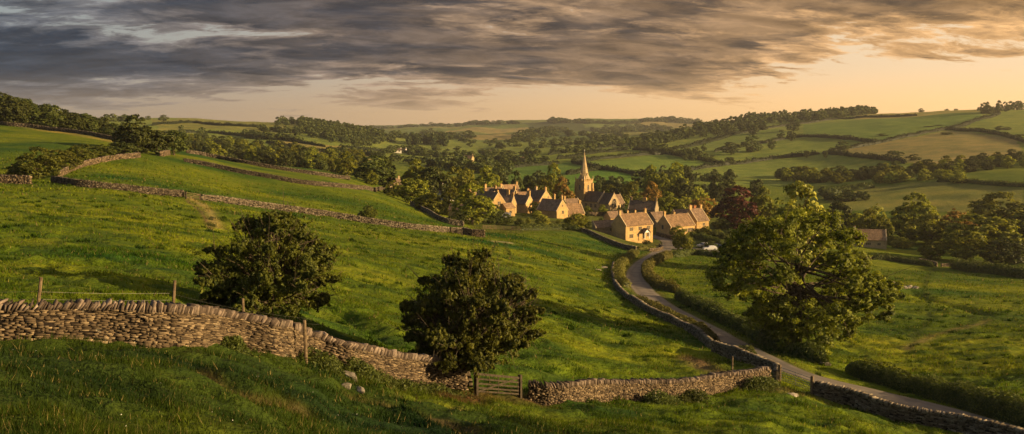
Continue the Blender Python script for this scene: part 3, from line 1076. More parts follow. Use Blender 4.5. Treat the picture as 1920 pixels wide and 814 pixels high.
# hillside walls, course after course up the slope
stone_wall([(98, 343), (150, 350), (240, 358), (345, 371)], 1.05, 0.5, 0.40, 0.19, 'rough field wall between the hawthorn clump and the small hillside gate', 7, 0.22, 0.22, 'drystone_shaded')
stone_wall([(379, 375), (470, 387), (600, 404), (700, 420), (800, 433), (868, 438)], 1.1, 0.5, 0.42, 0.19,
           'long rubble field wall dropping from the small hillside gate towards the village', 8, 0.22, 0.22, 'drystone_grey')
stone_wall([(-60, 341), (0, 342), (57, 345)], 1.25, 0.5, 0.42, 0.2, 'sunlit end of field wall beyond the hawthorn clump', 9, 0.2, 0.25)
stone_wall([(109, 333), (125, 325), (150, 315), (180, 307), (215, 300), (245, 297), (262, 295)], 1.15, 0.5, 0.42, 0.2, 'sunlit pale field wall climbing behind the row of hawthorns', 10, 0.2, 0.25)
stone_wall([(300, 293), (309, 292), (318, 290)], 1.3, 0.5, 0.45, 0.22, 'short sunlit stub of wall under the group of dark trees', 11, 0.2, 0.25)
stone_wall([(345, 303), (400, 314), (480, 330), (600, 349), (680, 355), (722, 357)], 1.1, 0.5, 0.6, 0.26, 'middle hillside wall ending at the village trees', 12, 0.2, 0.35, 'drystone_shaded')
stone_wall([(350, 287), (400, 296), (480, 311), (590, 328), (655, 338)], 1.1, 0.5, 0.7, 0.28, 'upper hillside wall following the brow', 13, 0.2, 0.4, 'drystone_shaded')
stone_wall([(350, 279), (420, 289), (480, 299), (560, 311), (640, 325)], 1.1, 0.5, 0.8, 0.3, 'topmost hillside wall along the skyline of the near slope', 14, 0.2, 0.5, 'drystone_shaded')
stone_wall([(-60, 224), (0, 234), (60, 240), (130, 249), (216, 264)], 1.2, 0.5, 0.9, 0.3, 'dark field wall below the hilltop wood', 15, 0.2, 0.5, 'drystone_shaded')
stone_wall([(770, 385), (790, 395), (812, 407), (835, 418), (868, 426)], 1.3, 0.5, 0.5, 0.22, 'pale boundary wall under the trees at the edge of the village pasture', 16, 0.2, 0.3, 'drystone_grey')
stone_wall([(868, 440), (885, 443), (908, 445)], 1.5, 0.6, 0.45, 0.22, 'broad stub of wall at the bottom corner of the village pasture', 17, 0.2, 0.3, hvar=0.2)
stone_wall([(1090, 434), (1106, 440), (1125, 449), (1150, 460), (1172, 467), (1192, 471)], 1.15, 0.5, 0.45, 0.2, 'garden wall curving below the yellow cottage', 18, 0.2, 0.3, 'drystone_grey')
stone_wall([(1236, 463), (1242, 468), (1232, 472), (1218, 472)], 0.9, 0.4, 0.45, 0.2, 'low rounded wall in front of the cottage porch', 19, 0.15, 0.3)
stone_wall([(1231, 443), (1245, 447), (1262, 451)], 1.5, 0.45, 0.45, 0.2, 'wall beside the lane between the cottages', 20, 0.15, 0.3)
stone_wall([(1150, 500), (1148, 515), (1154, 536), (1168, 552), (1190, 570), (1225, 590), (1262, 607), (1300, 627), (1335, 655)], 0.75, 0.5, 0.34, 0.16,
           'low overgrown wall along the outer bank of the winding lane', 21, 0.18, 0.25, 'drystone_grey', hvar=0.3)
stone_wall([(1600, 486), (1625, 487), (1632, 487)], 1.0, 0.45, 0.5, 0.2, 'pale wall in front of the lone barn', 22, 0.15, 0.3)
stone_wall([(1722, 492), (1745, 497), (1756, 500)], 1.2, 0.5, 0.5, 0.2, 'short wall at the corner of the oak meadow', 23, 0.15, 0.3)
stone_wall([(1765, 500), (1790, 500)], 0.9, 0.5, 0.5, 0.2, 'stub of tumbled wall under the big trees by the meadow corner', 24, 0.15, 0.3)
stone_wall([(1100, 404), (1120, 405), (1145, 403)], 1.6, 0.45, 0.5, 0.22, 'weathered churchyard wall in front of the chancel', 25, 0.0, 0.3)


# ------------------------------------------------------------ gates, posts, wires
def post(mb, p, h, r_=0.055, tilt=(0, 0), sides=7):
    x, y, z = p
    mb.tube([(x, y, z - 0.3), (x + tilt[0] * h * 0.5, y + tilt[1] * h * 0.5, z + h * 0.5), (x + tilt[0] * h, y + tilt[1] * h, z + h)], [r_ * 1.05, r_, r_ * 0.95], sides)


def wire_fence(pts, label, h=1.75, tilts=None, wires=(0.5, 0.85, 1.15, 1.4), ext=None):
    """posts at the given ground points with strands strung between"""
    root = empty('wire_fence', pts[0], 0, label, 'fence')
    off = Vector(pts[0])
    for i, p in enumerate(pts):
        mb = MB()
        post(mb, Vector(p) - off, h, 0.055, (tilts or [(0, 0)] * len(pts))[i])
        mb.build('post', M['wood'], root)
    line = list(pts) + ([ext[1]] if ext else [])
    if ext:
        line = [ext[0]] + line
    mw = MB()
    for wz in wires:
        for a, b in zip(line[:-1], line[1:]):
            a, b = Vector(a) - off, Vector(b) - off
            mid = (a + b) / 2
            mw.tube([a + Vector((0, 0, wz)), mid + Vector((0, 0, wz - 0.04)), b + Vector((0, 0, wz))], [0.0035] * 3, 4)
    mw.build('wire', M['wire'], root)
    return root


def behind(px, Y):
    return at(px, Y)


def top_on(px, Y, ytop):
    p = at(px, Y)
    return p, z_at_row(ytop, Y) - p.z


pa, ha = top_on(66, 28.6, 505)
pb, hb = top_on(322, 31.6, 540)
pc, hc = top_on(458, 34.8, 565)
ex0, ex1 = at(-160, 28.0), at(600, 41.0)
wire_fence([pa, pb, pc], 'stock wire fence with leaning wooden posts behind the long stone wall', 0.5 * (ha + hb), [(0.16, 0), (0.10, 0), (0.0, 0)], ext=(ex0, ex1))
p = hit(580, 683)
mb = MB()
hh_ = z_at_row(600, p.y - 0.5) - p.z
post(mb, (0, -0.5, 0), hh_, 0.07, (-0.02, 0), 8)
o = mb.build('fence_post', M['wood'], None, p)
tag(o, 'single upright wooden post standing against the long wall', 'post')
p = hit(1373, 694)
mb = MB()
post(mb, (0, 0, 0), 1.15, 0.07)
tag(mb.build('fence_post', M['wood'], None, p), 'short wooden post behind the curving wall near the lane', 'post')


def gate(a, b, h, mat, label, bars=5, thick=0.05, posts=True, round_=False):
    a, b = Vector(a), Vector(b)
    root = empty('field_gate', a, 0, label, 'gate')
    d = b - a
    L = Vector((d.x, d.y, 0)).length
    slope = d.z / L
    ang = math.atan2(d.y, d.x)
    root.rotation_euler = (0, 0, ang)
    if posts:
        for x in (0.0, L):
            mb = MB()
            mb.box(x - 0.09, x + 0.09, -0.09, 0.09, slope * x - 0.3, slope * x + h + 0.18)
            mb.build('gate_post', M['wood_dark'] if mat != 'metal' else M['wood'], root)
    mb = MB()
    x0, x1 = 0.14, L - 0.14

    def bar(xa, za, xb, zb, w_):
        if round_:
            mb.tube([(xa, 0, za), (xb, 0, zb)], [w_ * 0.5, w_ * 0.5], 6)
        else:
            mb.add([(xa, -0.02, za - w_ / 2), (xb, -0.02, zb - w_ / 2), (xb, 0.02, zb - w_ / 2), (xa, 0.02, za - w_ / 2), (xa, -0.02, za + w_ / 2), (xb, -0.02, zb + w_ / 2), (xb, 0.02, zb + w_ / 2), (xa, 0.02, za + w_ / 2)],
                   [(0, 3, 2, 1), (4, 5, 6, 7), (0, 1, 5, 4), (1, 2, 6, 5), (2, 3, 7, 6), (3, 0, 4, 7)])
    for k in range(bars):
        z = 0.22 + (h - 0.22) * (k / (bars - 1)) ** 1.15
        bar(x0, slope * x0 + z, x1, slope * x1 + z, thick * (1.4 if k == bars - 1 and not round_ else 1))
    mb.build('rail', M[mat], root)
    for x in (x0, (x0 + x1) / 2, x1):
        mb = MB()
        w_ = thick * 0.7
        zb, zt = slope * x + 0.18, slope * x + h + 0.04
        mb.box(x - w_ / 2, x + w_ / 2, 0.022, 0.055, zb, zt)
        mb.build('upright', M[mat], root)
    mb = MB()
    if not round_:
        n_ = 8
        for i in range(n_):
            xa, xb = x0 + (x1 - x0) * i / n_, x0 + (x1 - x0) * (i + 1) / n_
            za, zb = slope * xa + 0.22 + (h - 0.22) * i / n_, slope * xb + 0.22 + (h - 0.22) * (i + 1) / n_
            mb.add([(xa, -0.055, za - .04), (xb, -0.055, zb - .04), (xb, -0.022, zb - .04), (xa, -0.022, za - .04), (xa, -0.055, za + .04), (xb, -0.055, zb + .04), (xb, -0.022, zb + .04), (xa, -0.022, za + .04)],
                   [(0, 3, 2, 1), (4, 5, 6, 7), (0, 1, 5, 4), (1, 2, 6, 5), (2, 3, 7, 6), (3, 0, 4, 7)])
    if mb.v:
        mb.build('brace', M[mat], root)
    return root


gate(hit(893, 741), hit(975, 746), 1.15, 'wood_dark', 'old five bar wooden field gate beside the hawthorn at the end of the long wall', 5, 0.09)
gate(hit(1461, 716), hit(1522, 738), 1.15, 'metal', 'galvanised metal field gate between two stone walls at the lane', 6, 0.05, True, True)
gate(hit(349, 373), hit(376, 376), 1.15, 'wood', 'small wooden gate in the gap of the hillside wall above the worn track', 5, 0.055)
gate(hit(845, 437), hit(866, 441), 1.2, 'wood', 'pale wooden gate at the foot of the long rubble wall', 5, 0.10)


def rail_fence(pix, label, h=1.2, mat='wood', gap=2.4, boards=3, rmin=100):
    path = px_path(pix, gap, rmin)
    z = [Hh(x, y) for x, y in path]
    off = Vector((path[0][0], path[0][1], z[0]))
    root = empty('rail_fence', off, 0, label, 'fence')
    for (x, y), zz in zip(path, z):
        mb = MB()
        post(mb, Vector((x, y, zz)) - off, h, 0.07, sides=6)
        mb.build('post', M[mat], root)
    mb = MB()
    for k in range(boards):
        zh = h * (0.3 + 0.62 * k / max(1, boards - 1))
        for i in range(len(path) - 1):
            a = Vector((*path[i], z[i] + zh)) - off
            b = Vector((*path[i + 1], z[i + 1] + zh)) - off
            mb.tube([a, b], [0.055, 0.055], 4)
    mb.build('rail', M[mat], root)
    return root


rail_fence([(905, 430), (925, 431), (950, 432), (975, 433)], 'wooden rail fence along the top of the pasture below the gabled cottage')
rail_fence([(845, 437), (820, 433)], 'pair of rails next to the pale wooden gate')

# ------------------------------------------------------------ stones lying about
def rock(p, sx, sy, sz, label, seed, rz=0.0, name='boulder', group=None, mat='rock'):
    import bmesh
    bm = bmesh.new()
    bmesh.ops.create_icosphere(bm, subdivisions=3, radius=1.0)
    rs_ = np.random.RandomState(seed)
    cuts = [(Vector(rs_.normal(size=3)).normalized(), rs_.uniform(0.45, 0.9)) for _ in range(14)]
    for v in bm.verts:
        for n, d in cuts:
            k = v.co.dot(n) - d
            if k > 0:
                v.co -= n * k * 0.92
        v.co.x *= sx
        v.co.y *= sy
        v.co.z *= sz
        v.co += Vector(rs_.normal(size=3)) * 0.012 * sx
    me = bpy.data.meshes.new(name)
    bm.to_mesh(me)
    bm.free()
    o = obj(name, me, M[mat], None, p)
    o.rotation_euler = (0.0, 0.1, rz)
    return tag(o, label, 'rock', group)


rock(hit(655, 712) + Vector((0, 0, 0.0)), 0.75, 0.35, 0.34, 'pale angular boulder breaking through the turf of the lower slope', 5, -0.6)
rock(hit(650, 727) + Vector((0, 0, 0.03)), 0.26, 0.2, 0.16, 'small pale stone just under the angular boulder', 8, 0.3)
rock(hit(676, 733) + Vector((0, 0, 0.02)), 0.30, 0.15, 0.14, 'flat narrow stone downhill of the angular boulder', 9, -0.7)
rock(hit(1487, 742) + Vector((0, 0, 0.0)), 0.6, 0.3, 0.2, 'brown stone lying at the foot of the metal gate', 14, 0.2)
for k, (px, py, s) in enumerate([(1695, 541, 1.0), (1705, 540, 1.3), (1714, 541, 1.2), (1720, 541, 0.7)]):
    rock(hit(px, py) + Vector((0, 0, 0.1)), 0.8 * s, 0.6 * s, 0.42 * s, ['smallest pale slab at the uphill end of the rock line in the oak meadow', 'long pale slab in the rock line in the oak meadow', 'broad pale slab in the rock line in the oak meadow', 'round stone ending the rock line in the oak meadow'][k], 30 + k, k)
rock(hit(1668, 531) + Vector((0, 0, 0.1)), 1.5, 0.5, 0.4, 'flat pale slab lying alone near the oak branches in the meadow', 41, 0.1)
rock(hit(1134, 503) + Vector((0, 0, 0.12)), 0.9, 0.5, 0.5, 'grey boulder in the pasture near the overgrown lane wall', 43, 0.5)
rock(hit(1120, 506) + Vector((0, 0, 0.02)), 0.9, 0.5, 0.22, 'low flat stone in the pasture near the grey boulder', 44, 0.1)
rock(hit(1509, 668) + Vector((0, 0, 0.15)), 0.7, 0.4, 0.5, 'upright brown stone on the bank under the great oak', 45, 0.4)
rock(hit(1543, 683) + Vector((0, 0, 0.12)), 0.8, 0.35, 0.3, 'slanting brown stone on the bank beside the great oak', 46, -0.5)


# ------------------------------------------------------------ leaves
def leaf_quads(C, Nn, size, rs_, elong=1.5):
    """one small pointed leaf spray per centre, facing roughly along Nn"""
    n = len(C)
    Nn = Nn + rs_.normal(0, 0.55, (n, 3))
    Nn /= np.linalg.norm(Nn, axis=1)[:, None] + 1e-9
    a = np.cross(Nn, rs_.normal(size=(n, 3)))
    a /= np.linalg.norm(a, axis=1)[:, None] + 1e-9
    b = np.cross(Nn, a)
    s = (size * rs_.uniform(0.6, 1.3, n))[:, None]
    bend = Nn * s * 0.25
    V = np.stack([C - a * s * elong * 0.5, C - b * s * 0.42 + bend, C + a * s * elong * 0.5, C + b * s * 0.42 + bend], 1).reshape(-1, 3)
    return V, np.arange(4 * n).reshape(n, 4)


def crown(seed, h, w, lobes, clumps, leaves, leaf, zb=0.2, spiky=0.0, top=0.75, flat=0.8, fill=0.25, depth=None, given=None, rs=(0.15, 0.23), spikes=0):
    """crown built from lobes carrying clumps of leaves; returns verts, faces, rnd, lobe centres"""
    rs_ = np.random.RandomState(seed)
    depth = depth or w
    H0, H1 = zb * h, h
    LC = []
    tries = 0
    lr = []
    while len(LC) < lobes and tries < 4000:
        tries += 1
        t = rs_.rand()
        ang = rs_.uniform(0, 2 * math.pi)
        # silhouette: widest at 40 percent of the crown
        prof = math.sin(math.pi * min(1, (t * 0.80 + 0.18))) ** 0.75 if t < 0.6 else math.sin(math.pi * min(1, t * 0.80 + 0.18)) ** top
        rl = w * rs_.uniform(*rs)
        rr = (rs_.uniform(0.25, 1.0) ** 0.6) * max(0.02, prof * 0.5 - rl / w)
        z = H0 + rl * 0.6 + (H1 - H0 - rl * 1.45) * t
        c = np.array([math.cos(ang) * rr * w, math.sin(ang) * rr * depth, z])
        if all(np.linalg.norm(c - q) > 0.62 * (rl + r2) for q, r2 in zip(LC, lr)):
            LC.append(c)
            lr.append(rl)
    for _ in range(spikes):
        t = rs_.uniform(0.08, 0.97)
        ang = rs_.uniform(0, 2 * math.pi)
        prof = math.sin(math.pi * min(1, t * 0.80 + 0.18)) ** 0.8
        rl = w * rs_.uniform(0.035, 0.065)
        for q_, f_ in ((0.46, 1.0), (0.53, 0.8), (0.585, 0.55)):
            rr = prof * w * q_ * rs_.uniform(0.92, 1.08)
            LC.append(np.array([math.cos(ang) * rr, math.sin(ang) * rr, H0 + (H1 - H0) * t]))
            lr.append(rl * f_)
    if given is not None:
        LC, lr = [np.array(g_[:3]) for g_ in given], [g_[3] for g_ in given]
    LC = np.array(LC)
    lr = np.array(lr)
    allC, allN, allR = [], [], []
    ctr = np.array([0, 0, H0 + (H1 - H0) * 0.45])
    for c, rl in zip(LC, lr):
        out = c - ctr
        out /= np.linalg.norm(out) + 1e-6
        d = rs_.normal(size=(clumps, 3))
        d /= np.linalg.norm(d, axis=1)[:, None]
        d = d + out * 0.35 + np.array([0, 0, 0.25])
        d /= np.linalg.norm(d, axis=1)[:, None]
        rad = rl * (1 - fill * rs_.rand(clumps)) * (1 + spiky * np.maximum(rs_.normal(size=clumps), 0))
        cc = c + d * rad[:, None] * np.array([1, 1, flat])
        cr = rl * rs_.uniform(0.16, 0.34, clumps)
        crnd = np.clip(rs_.normal(0.5, 0.2, clumps), 0.05, 0.95)
        for j in range(clumps):
            m = leaves
            dd_ = rs_.normal(size=(m, 3))
            dd_ /= np.linalg.norm(dd_, axis=1)[:, None]
            rr = rs_.rand(m) ** 0.45
            elong = d[j] * (rs_.uniform(-0.3, 1.0, m) * cr[j] * spiky * 2.2)[:, None] - np.array([0, 0, 1]) * (rs_.rand(m) * cr[j] * spiky * 0.8)[:, None]
            allC.append(cc[j] + dd_ * (rr * cr[j])[:, None] * np.array([1, 1, 0.62]) + elong)
            allN.append(dd_ * 0.6 + d[j] * 0.7 + np.array([0, 0, 0.35]))
            allR.append(np.clip(crnd[j] + rs_.normal(0, 0.12, m), 0.0, 1))
    C = np.concatenate(allC)
    N_ = np.concatenate(allN)
    R = np.concatenate(allR)
    keep = C[:, 2] > 0.03 * h
    C, N_, R = C[keep], N_[keep], R[keep]
    V, Fc = leaf_quads(C, N_, leaf, rs_)
    return V, Fc, np.repeat(R, 4), LC, lr


def limbs(seed, h, w, LC, tr, fork=0.28, lean=0.0, sides=8, twigs=True, flare=1.5, lim=1.0):
    rs_ = np.random.RandomState(seed)
    mb = MB()
    fz = h * fork
    mb.tube([(0, 0, -0.4), (0, 0, 0.05 * h), (lean * 0.3, 0.02 * h, fz * 0.55), (lean, 0, fz), (lean * 1.2, 0, fz * 1.35)], [tr * flare, tr * 1.1, tr * 0.95, tr * 0.85, tr * 0.5], sides)
    for c in LC:
        a = Vector((lean, 0, fz * rs_.uniform(0.75, 1.25)))
        c = Vector(c)
        mid = a.lerp(c, 0.5) + Vector((rs_.normal() * 0.03 * w, rs_.normal() * 0.03 * w, -0.03 * h + 0.05 * h * rs_.rand()))
        q = tr * rs_.uniform(0.32, 0.5) * lim
        mb.tube([a, a.lerp(mid, 0.5) + Vector((0, 0, 0.01 * h)), mid, mid.lerp(c, 0.6), c], [q, q * 0.85, q * 0.62, q * 0.4, q * 0.2], max(5, sides - 2))
        if twigs:
            for _ in range(3):
                e = c + Vector(rs_.normal(size=3)) * w * 0.09
                mb.tube([mid.lerp(c, rs_.uniform(0.1, 0.8)), e], [q * 0.3, q * 0.08], 4, cap=False)
    return mb


def make_tree(name, seed, h, w, lobes, clumps, leaves, leaf, mat, tr, **kw):
    fork = kw.pop('fork', 0.28)
    tw = kw.pop('twigs', False)
    lim = kw.pop('lim', 1.0)
    Vv, Fc, R, LC, lr = crown(seed, h, w, lobes, clumps, leaves, leaf, **kw)
    me = mesh_np('crown', Vv, Fc, {'rnd': R})
    me.materials.append(M[mat])
    tm = limbs(seed, h, w, LC, tr, fork, twigs=tw, lim=lim).mesh('trunk')
    tm.materials.append(M['bark'])
    return me, tm


def put_tree(kind, p, sx, sz, rz, label, cat='tree', group=None, mat=None, name='tree'):
    """kind: (crown mesh, trunk mesh) for a tree of unit height and width scale"""
    root = empty(name, p, rz, label, cat, group)
    root.scale = (sx, sx, sz)
    for nm, me in (('crown', kind[0]), ('trunk', kind[1])):
        if me is None:
            continue
        o = bpy.data.objects.new(nm, me)
        link(o, root)
        if mat and nm == 'crown':
            o.material_slots[0].link = 'OBJECT'
            o.material_slots[0].material = M[mat]
    return root


# the three trees that stand nearest
hw1 = make_tree('h', 21, 5.9, 7.4, 40, 24, 32, 0.115, 'hawthorn', 0.17, zb=0.06, spiky=1.0, flat=0.5, fill=0.62, fork=0.16, twigs=True, top=0.95, rs=(0.08, 0.135), spikes=52)
hw2 = make_tree('h', 35, 6.6, 6.8, 40, 24, 33, 0.11, 'hawthorn', 0.17, zb=0.17, spiky=1.0, flat=0.5, fill=0.62, fork=0.22, twigs=True, top=0.9, rs=(0.08, 0.135), spikes=52)
p = at(508, 47.5)
s_ = (z_at_row(400, 47.5) - p.z) / 5.9
put_tree(hw1, p, s_ * 0.88, s_, 0.4, 'wide wind-combed hawthorn behind the long stone wall', name='hawthorn_tree', cat='tree')
p = at(880, 46.2)
s_ = (z_at_row(468, 46.2) - p.z) / 6.6
put_tree(hw2, p, s_ * 0.80, s_, 1.9, 'tall dark hawthorn by the wooden gate at the end of the long wall', name='hawthorn_tree', cat='tree')
OL = []
rs_ = np.random.RandomState(12)
for (x_, z_, r_) in [(-5.3, 12.5, 1.8), (-3.1, 13.2, 2.0), (-0.6, 13.5, 2.0), (1.9, 13.3, 2.0), (3.7, 12.1, 1.6), (-6.6, 10.3, 1.8), (-4.4, 10.2, 1.8), (-7.5, 8.0, 1.8), (-5.2, 7.2, 1.8), (4.8, 9.6, 1.4), (6.5, 7.6, 1.6),
                     (8.4, 6.6, 1.6), (5.4, 5.9, 1.5), (7.6, 4.8, 1.4), (-2.6, 5.0, 2.0), (-0.2, 4.4, 2.2), (2.6, 4.6, 2.1), (-1.6, 2.6, 1.8), (1.2, 2.3, 1.9), (3.8, 2.9, 1.6), (-4.0, 3.9, 1.4), (4.8, 4.4, 1.6)]:
    OL.append((x_, rs_.uniform(-1.2, 1.2) - 1.6, z_, r_))
    OL.append((x_ * 0.82 + rs_.normal() * 0.4, rs_.uniform(1.5, 5.0), z_ * 0.90, r_ * 0.92))
    if 3 < abs(x_) < 5 and z_ > 9:
        OL.append((x_ * 0.7, -4.6, z_ * 0.86, r_ * 0.85))
oak = make_tree('o', 58, 14.8, 17.5, 0, 40, 40, 0.20, 'oak', 0.58, zb=0.10, spiky=0.25, flat=0.72, fill=0.45, fork=0.50, twigs=True, given=OL, lim=0.62)
p = at(1492, 91)
s_ = (z_at_row(396, 91) - p.z) / 14.8
put_tree(oak, p, s_ * 1.02, s_, 0.0, 'great spreading oak beside the lane, lit along its top', name='oak_tree', cat='tree')

# stock of trees for the village and the hills: unit size 1 x 1
KIN = {}
for i, (lb, zb, fl) in enumerate([(12, 0.05, 0.85), (10, 0.08, 0.9), (13, 0.05, 0.8), (11, 0.03, 0.9)]):
    KIN['m%d' % i] = make_tree('t', 100 + i, 1.0, 1.0, lb, 44, 15, 0.038, 'tree', 0.03, zb=zb, spiky=0.07, flat=fl, fill=0.28, fork=0.25, rs=(0.18, 0.26))
for i, (lb, zb, fl) in enumerate([(8, 0.02, 0.85), (7, 0.04, 0.9), (9, 0.02, 0.8)]):
    KIN['f%d' % i] = make_tree('t', 200 + i, 1.0, 1.0, lb, 26, 10, 0.062, 'far_leaf', 0.03, zb=zb, spiky=0.05, flat=fl, fill=0.25, fork=0.2, rs=(0.20, 0.28))
for i in range(2):
    KIN['b%d' % i] = make_tree('t', 300 + i, 1.0, 1.0, 10, 34, 16, 0.042, 'hedge', 0.025, zb=0.0, spiky=0.15, flat=0.85, rs=(0.18, 0.26), fill=0.35, fork=0.12)
tr_rng = random.Random(5)


def tree_px(px, ytop, Y, wpx, kind='m', label=None, mat=None, cat='tree', group=None, name=None, wmin=None):
    p = at(px, Y)
    h = max(1.2, z_at_row(ytop, Y) - p.z)
    w_ = wpx / F * Y
    n_ = {'m': 4, 'f': 3, 'b': 2}[kind]
    k = KIN['%s%d' % (kind, tr_rng.randrange(n_))]
    p.z -= 0.02 * h
    return put_tree(k, p, w_ * 1.22, h * 1.05, tr_rng.uniform(0, 6.28), label, cat, group, mat, name or ('tree' if kind != 'b' else 'bush'))


# ------------------------------------------------------------ houses
FOOT = []      # circles kept free of garden shrubs


def ring_frame(mb, w, h, t, d):
    """stone window surround in the local x-z plane, standing d proud of y=0 towards -y"""
    mb.box(-w / 2 - t, w / 2 + t, -d, 0.02, -h / 2 - t, -h / 2)
    mb.box(-w / 2 - t, w / 2 + t, -d, 0.02, h / 2, h / 2 + t)
    mb.box(-w / 2 - t, -w / 2, -d + 0.003, 0.02, -h / 2, h / 2)
    mb.box(w / 2, w / 2 + t, -d + 0.003, 0.02, -h / 2, h / 2)


WIN_CACHE = {}


def window(parent, x, y, z, face, w=1.1, h=1.0, lights=2, mat='dressing'):
    """face: outward direction angle in the parent's frame (0 = -y)"""
    w, h = w * 1.18, h * 1.18
    key = (w, h, lights, mat)
    if key not in WIN_CACHE:
        mb = MB()
        ring_frame(mb, w, h, 0.09, 0.07)
        for i in range(1, lights):
            xm = -w / 2 + w * i / lights
            mb.box(xm - 0.05, xm + 0.05, -0.06, 0.02, -h / 2, h / 2)
        for i in range(lights):
            xm = -w / 2 + w * (i + 0.5) / lights
            mb.box(xm - 0.015, xm + 0.015, -0.035, 0.0, -h / 2, h / 2)
        mb.box(-w / 2, w / 2, -0.033, 0.0, -0.015, 0.015)
        f = mb.mesh('window')
        f.materials.append(M[mat])
        mb = MB()
        mb.box(-w / 2, w / 2, -0.02, 0.03, -h / 2, h / 2)
        g = mb.mesh('pane')
        g.materials.append(M['glass'])
        WIN_CACHE[key] = (f, g)
    f, g = WIN_CACHE[key]
    o = bpy.data.objects.new('window', f)
    o.location = (x, y, z)
    o.rotation_euler = (0, 0, face)
    link(o, parent)
    link(bpy.data.objects.new('pane', g), o)
    return o


def roof_mesh(L, Wd, e, r_, over=0.25, row=0.42, th=0.06, end_in=0.0):
    """two slopes of overlapping stone courses plus ridge"""
    mb = MB()
    x0, x1 = -L / 2 + end_in, L / 2 - end_in
    for sgn in (-1, 1):
        ya, za = sgn * (Wd / 2 + over), e - (r_ - e) / (Wd / 2) * over
        yb, zb = 0.0, r_
        n = max(3, int(math.hypot(yb - ya, zb - za) / row))
        dn = Vector((0, (zb - za), -(yb - ya))) if sgn > 0 else Vector((0, -(zb - za), (yb - ya)))
        dn = Vector((0, sgn * abs(zb - za), abs(yb - ya))).normalized()
        for i in range(n):
            t0, t1 = i / n, (i + 1) / n + 0.04 / n
            p0 = Vector((0, ya + (yb - ya) * t0, za + (zb - za) * t0))
            p1 = Vector((0, ya + (yb - ya) * min(t1, 1), za + (zb - za) * min(t1, 1)))
            a, b = p0 + dn * (0.10 + th), p1 + dn * 0.10
            c, d = p1 + dn * 0.01, p0 + dn * 0.01
            prof = [(a.y, a.z), (b.y, b.z), (c.y, c.z), (d.y, d.z)]
            if sgn < 0:
                prof = prof[::-1]
            sag = 0.0
            mb.prism(prof, x0 - 0.0, x1 + 0.0, 'x', (i * 0.37) % 1)
    mb.prism([(-0.22, r_ + 0.02), (0.22, r_ + 0.02), (0.0, r_ + 0.24)], x0, x1, 'x', 0.9)
    return mb


def gable_coping(mb, x, sgn, Wd, e, r_, w=0.32):
    for s2 in (-1, 1):
        k = (r_ - e) / (Wd / 2)
        ya, za = s2 * (Wd / 2 + 0.30), e - k * 0.30
        n = math.hypot(1, k)
        prof = [(ya, za + 0.02), (0, r_ + 0.02), (0, r_ + 0.40), (ya, za + 0.36)]
        if s2 > 0:
            prof = prof[::-1]
        mb.prism(prof, x - w / 2, x + w / 2, 'x')


def chimney(parent, x, y, z0, z1, w=0.8, d=0.65, mat='wall', pots=1, name='chimney'):
    mb = MB()
    mb.box(-w / 2, w / 2, -d / 2, d / 2, z0 - 0.6, z1)
    mb.box(-w / 2 - 0.09, w / 2 + 0.09, -d / 2 - 0.09, d / 2 + 0.09, z1 - 0.32, z1 - 0.16)
    mb.box(-w / 2 - 0.06, w / 2 + 0.06, -d / 2 - 0.06, d / 2 + 0.06, z1 + 0.001, z1 + 0.12)
    o = mb.build(name, M[mat], parent)
    o.location = (x, y, 0)
    if pots:
        mb = MB()
        for i in range(pots):
            xx = (i - (pots - 1) / 2) * 0.34
            mb.tube([(xx, 0, z1 + 0.1), (xx, 0, z1 + 0.5), (xx, 0, z1 + 0.52)], [0.14, 0.11, 0.14], 8)
        mb.build('chimney_pot', M['clay'], o)
    return o


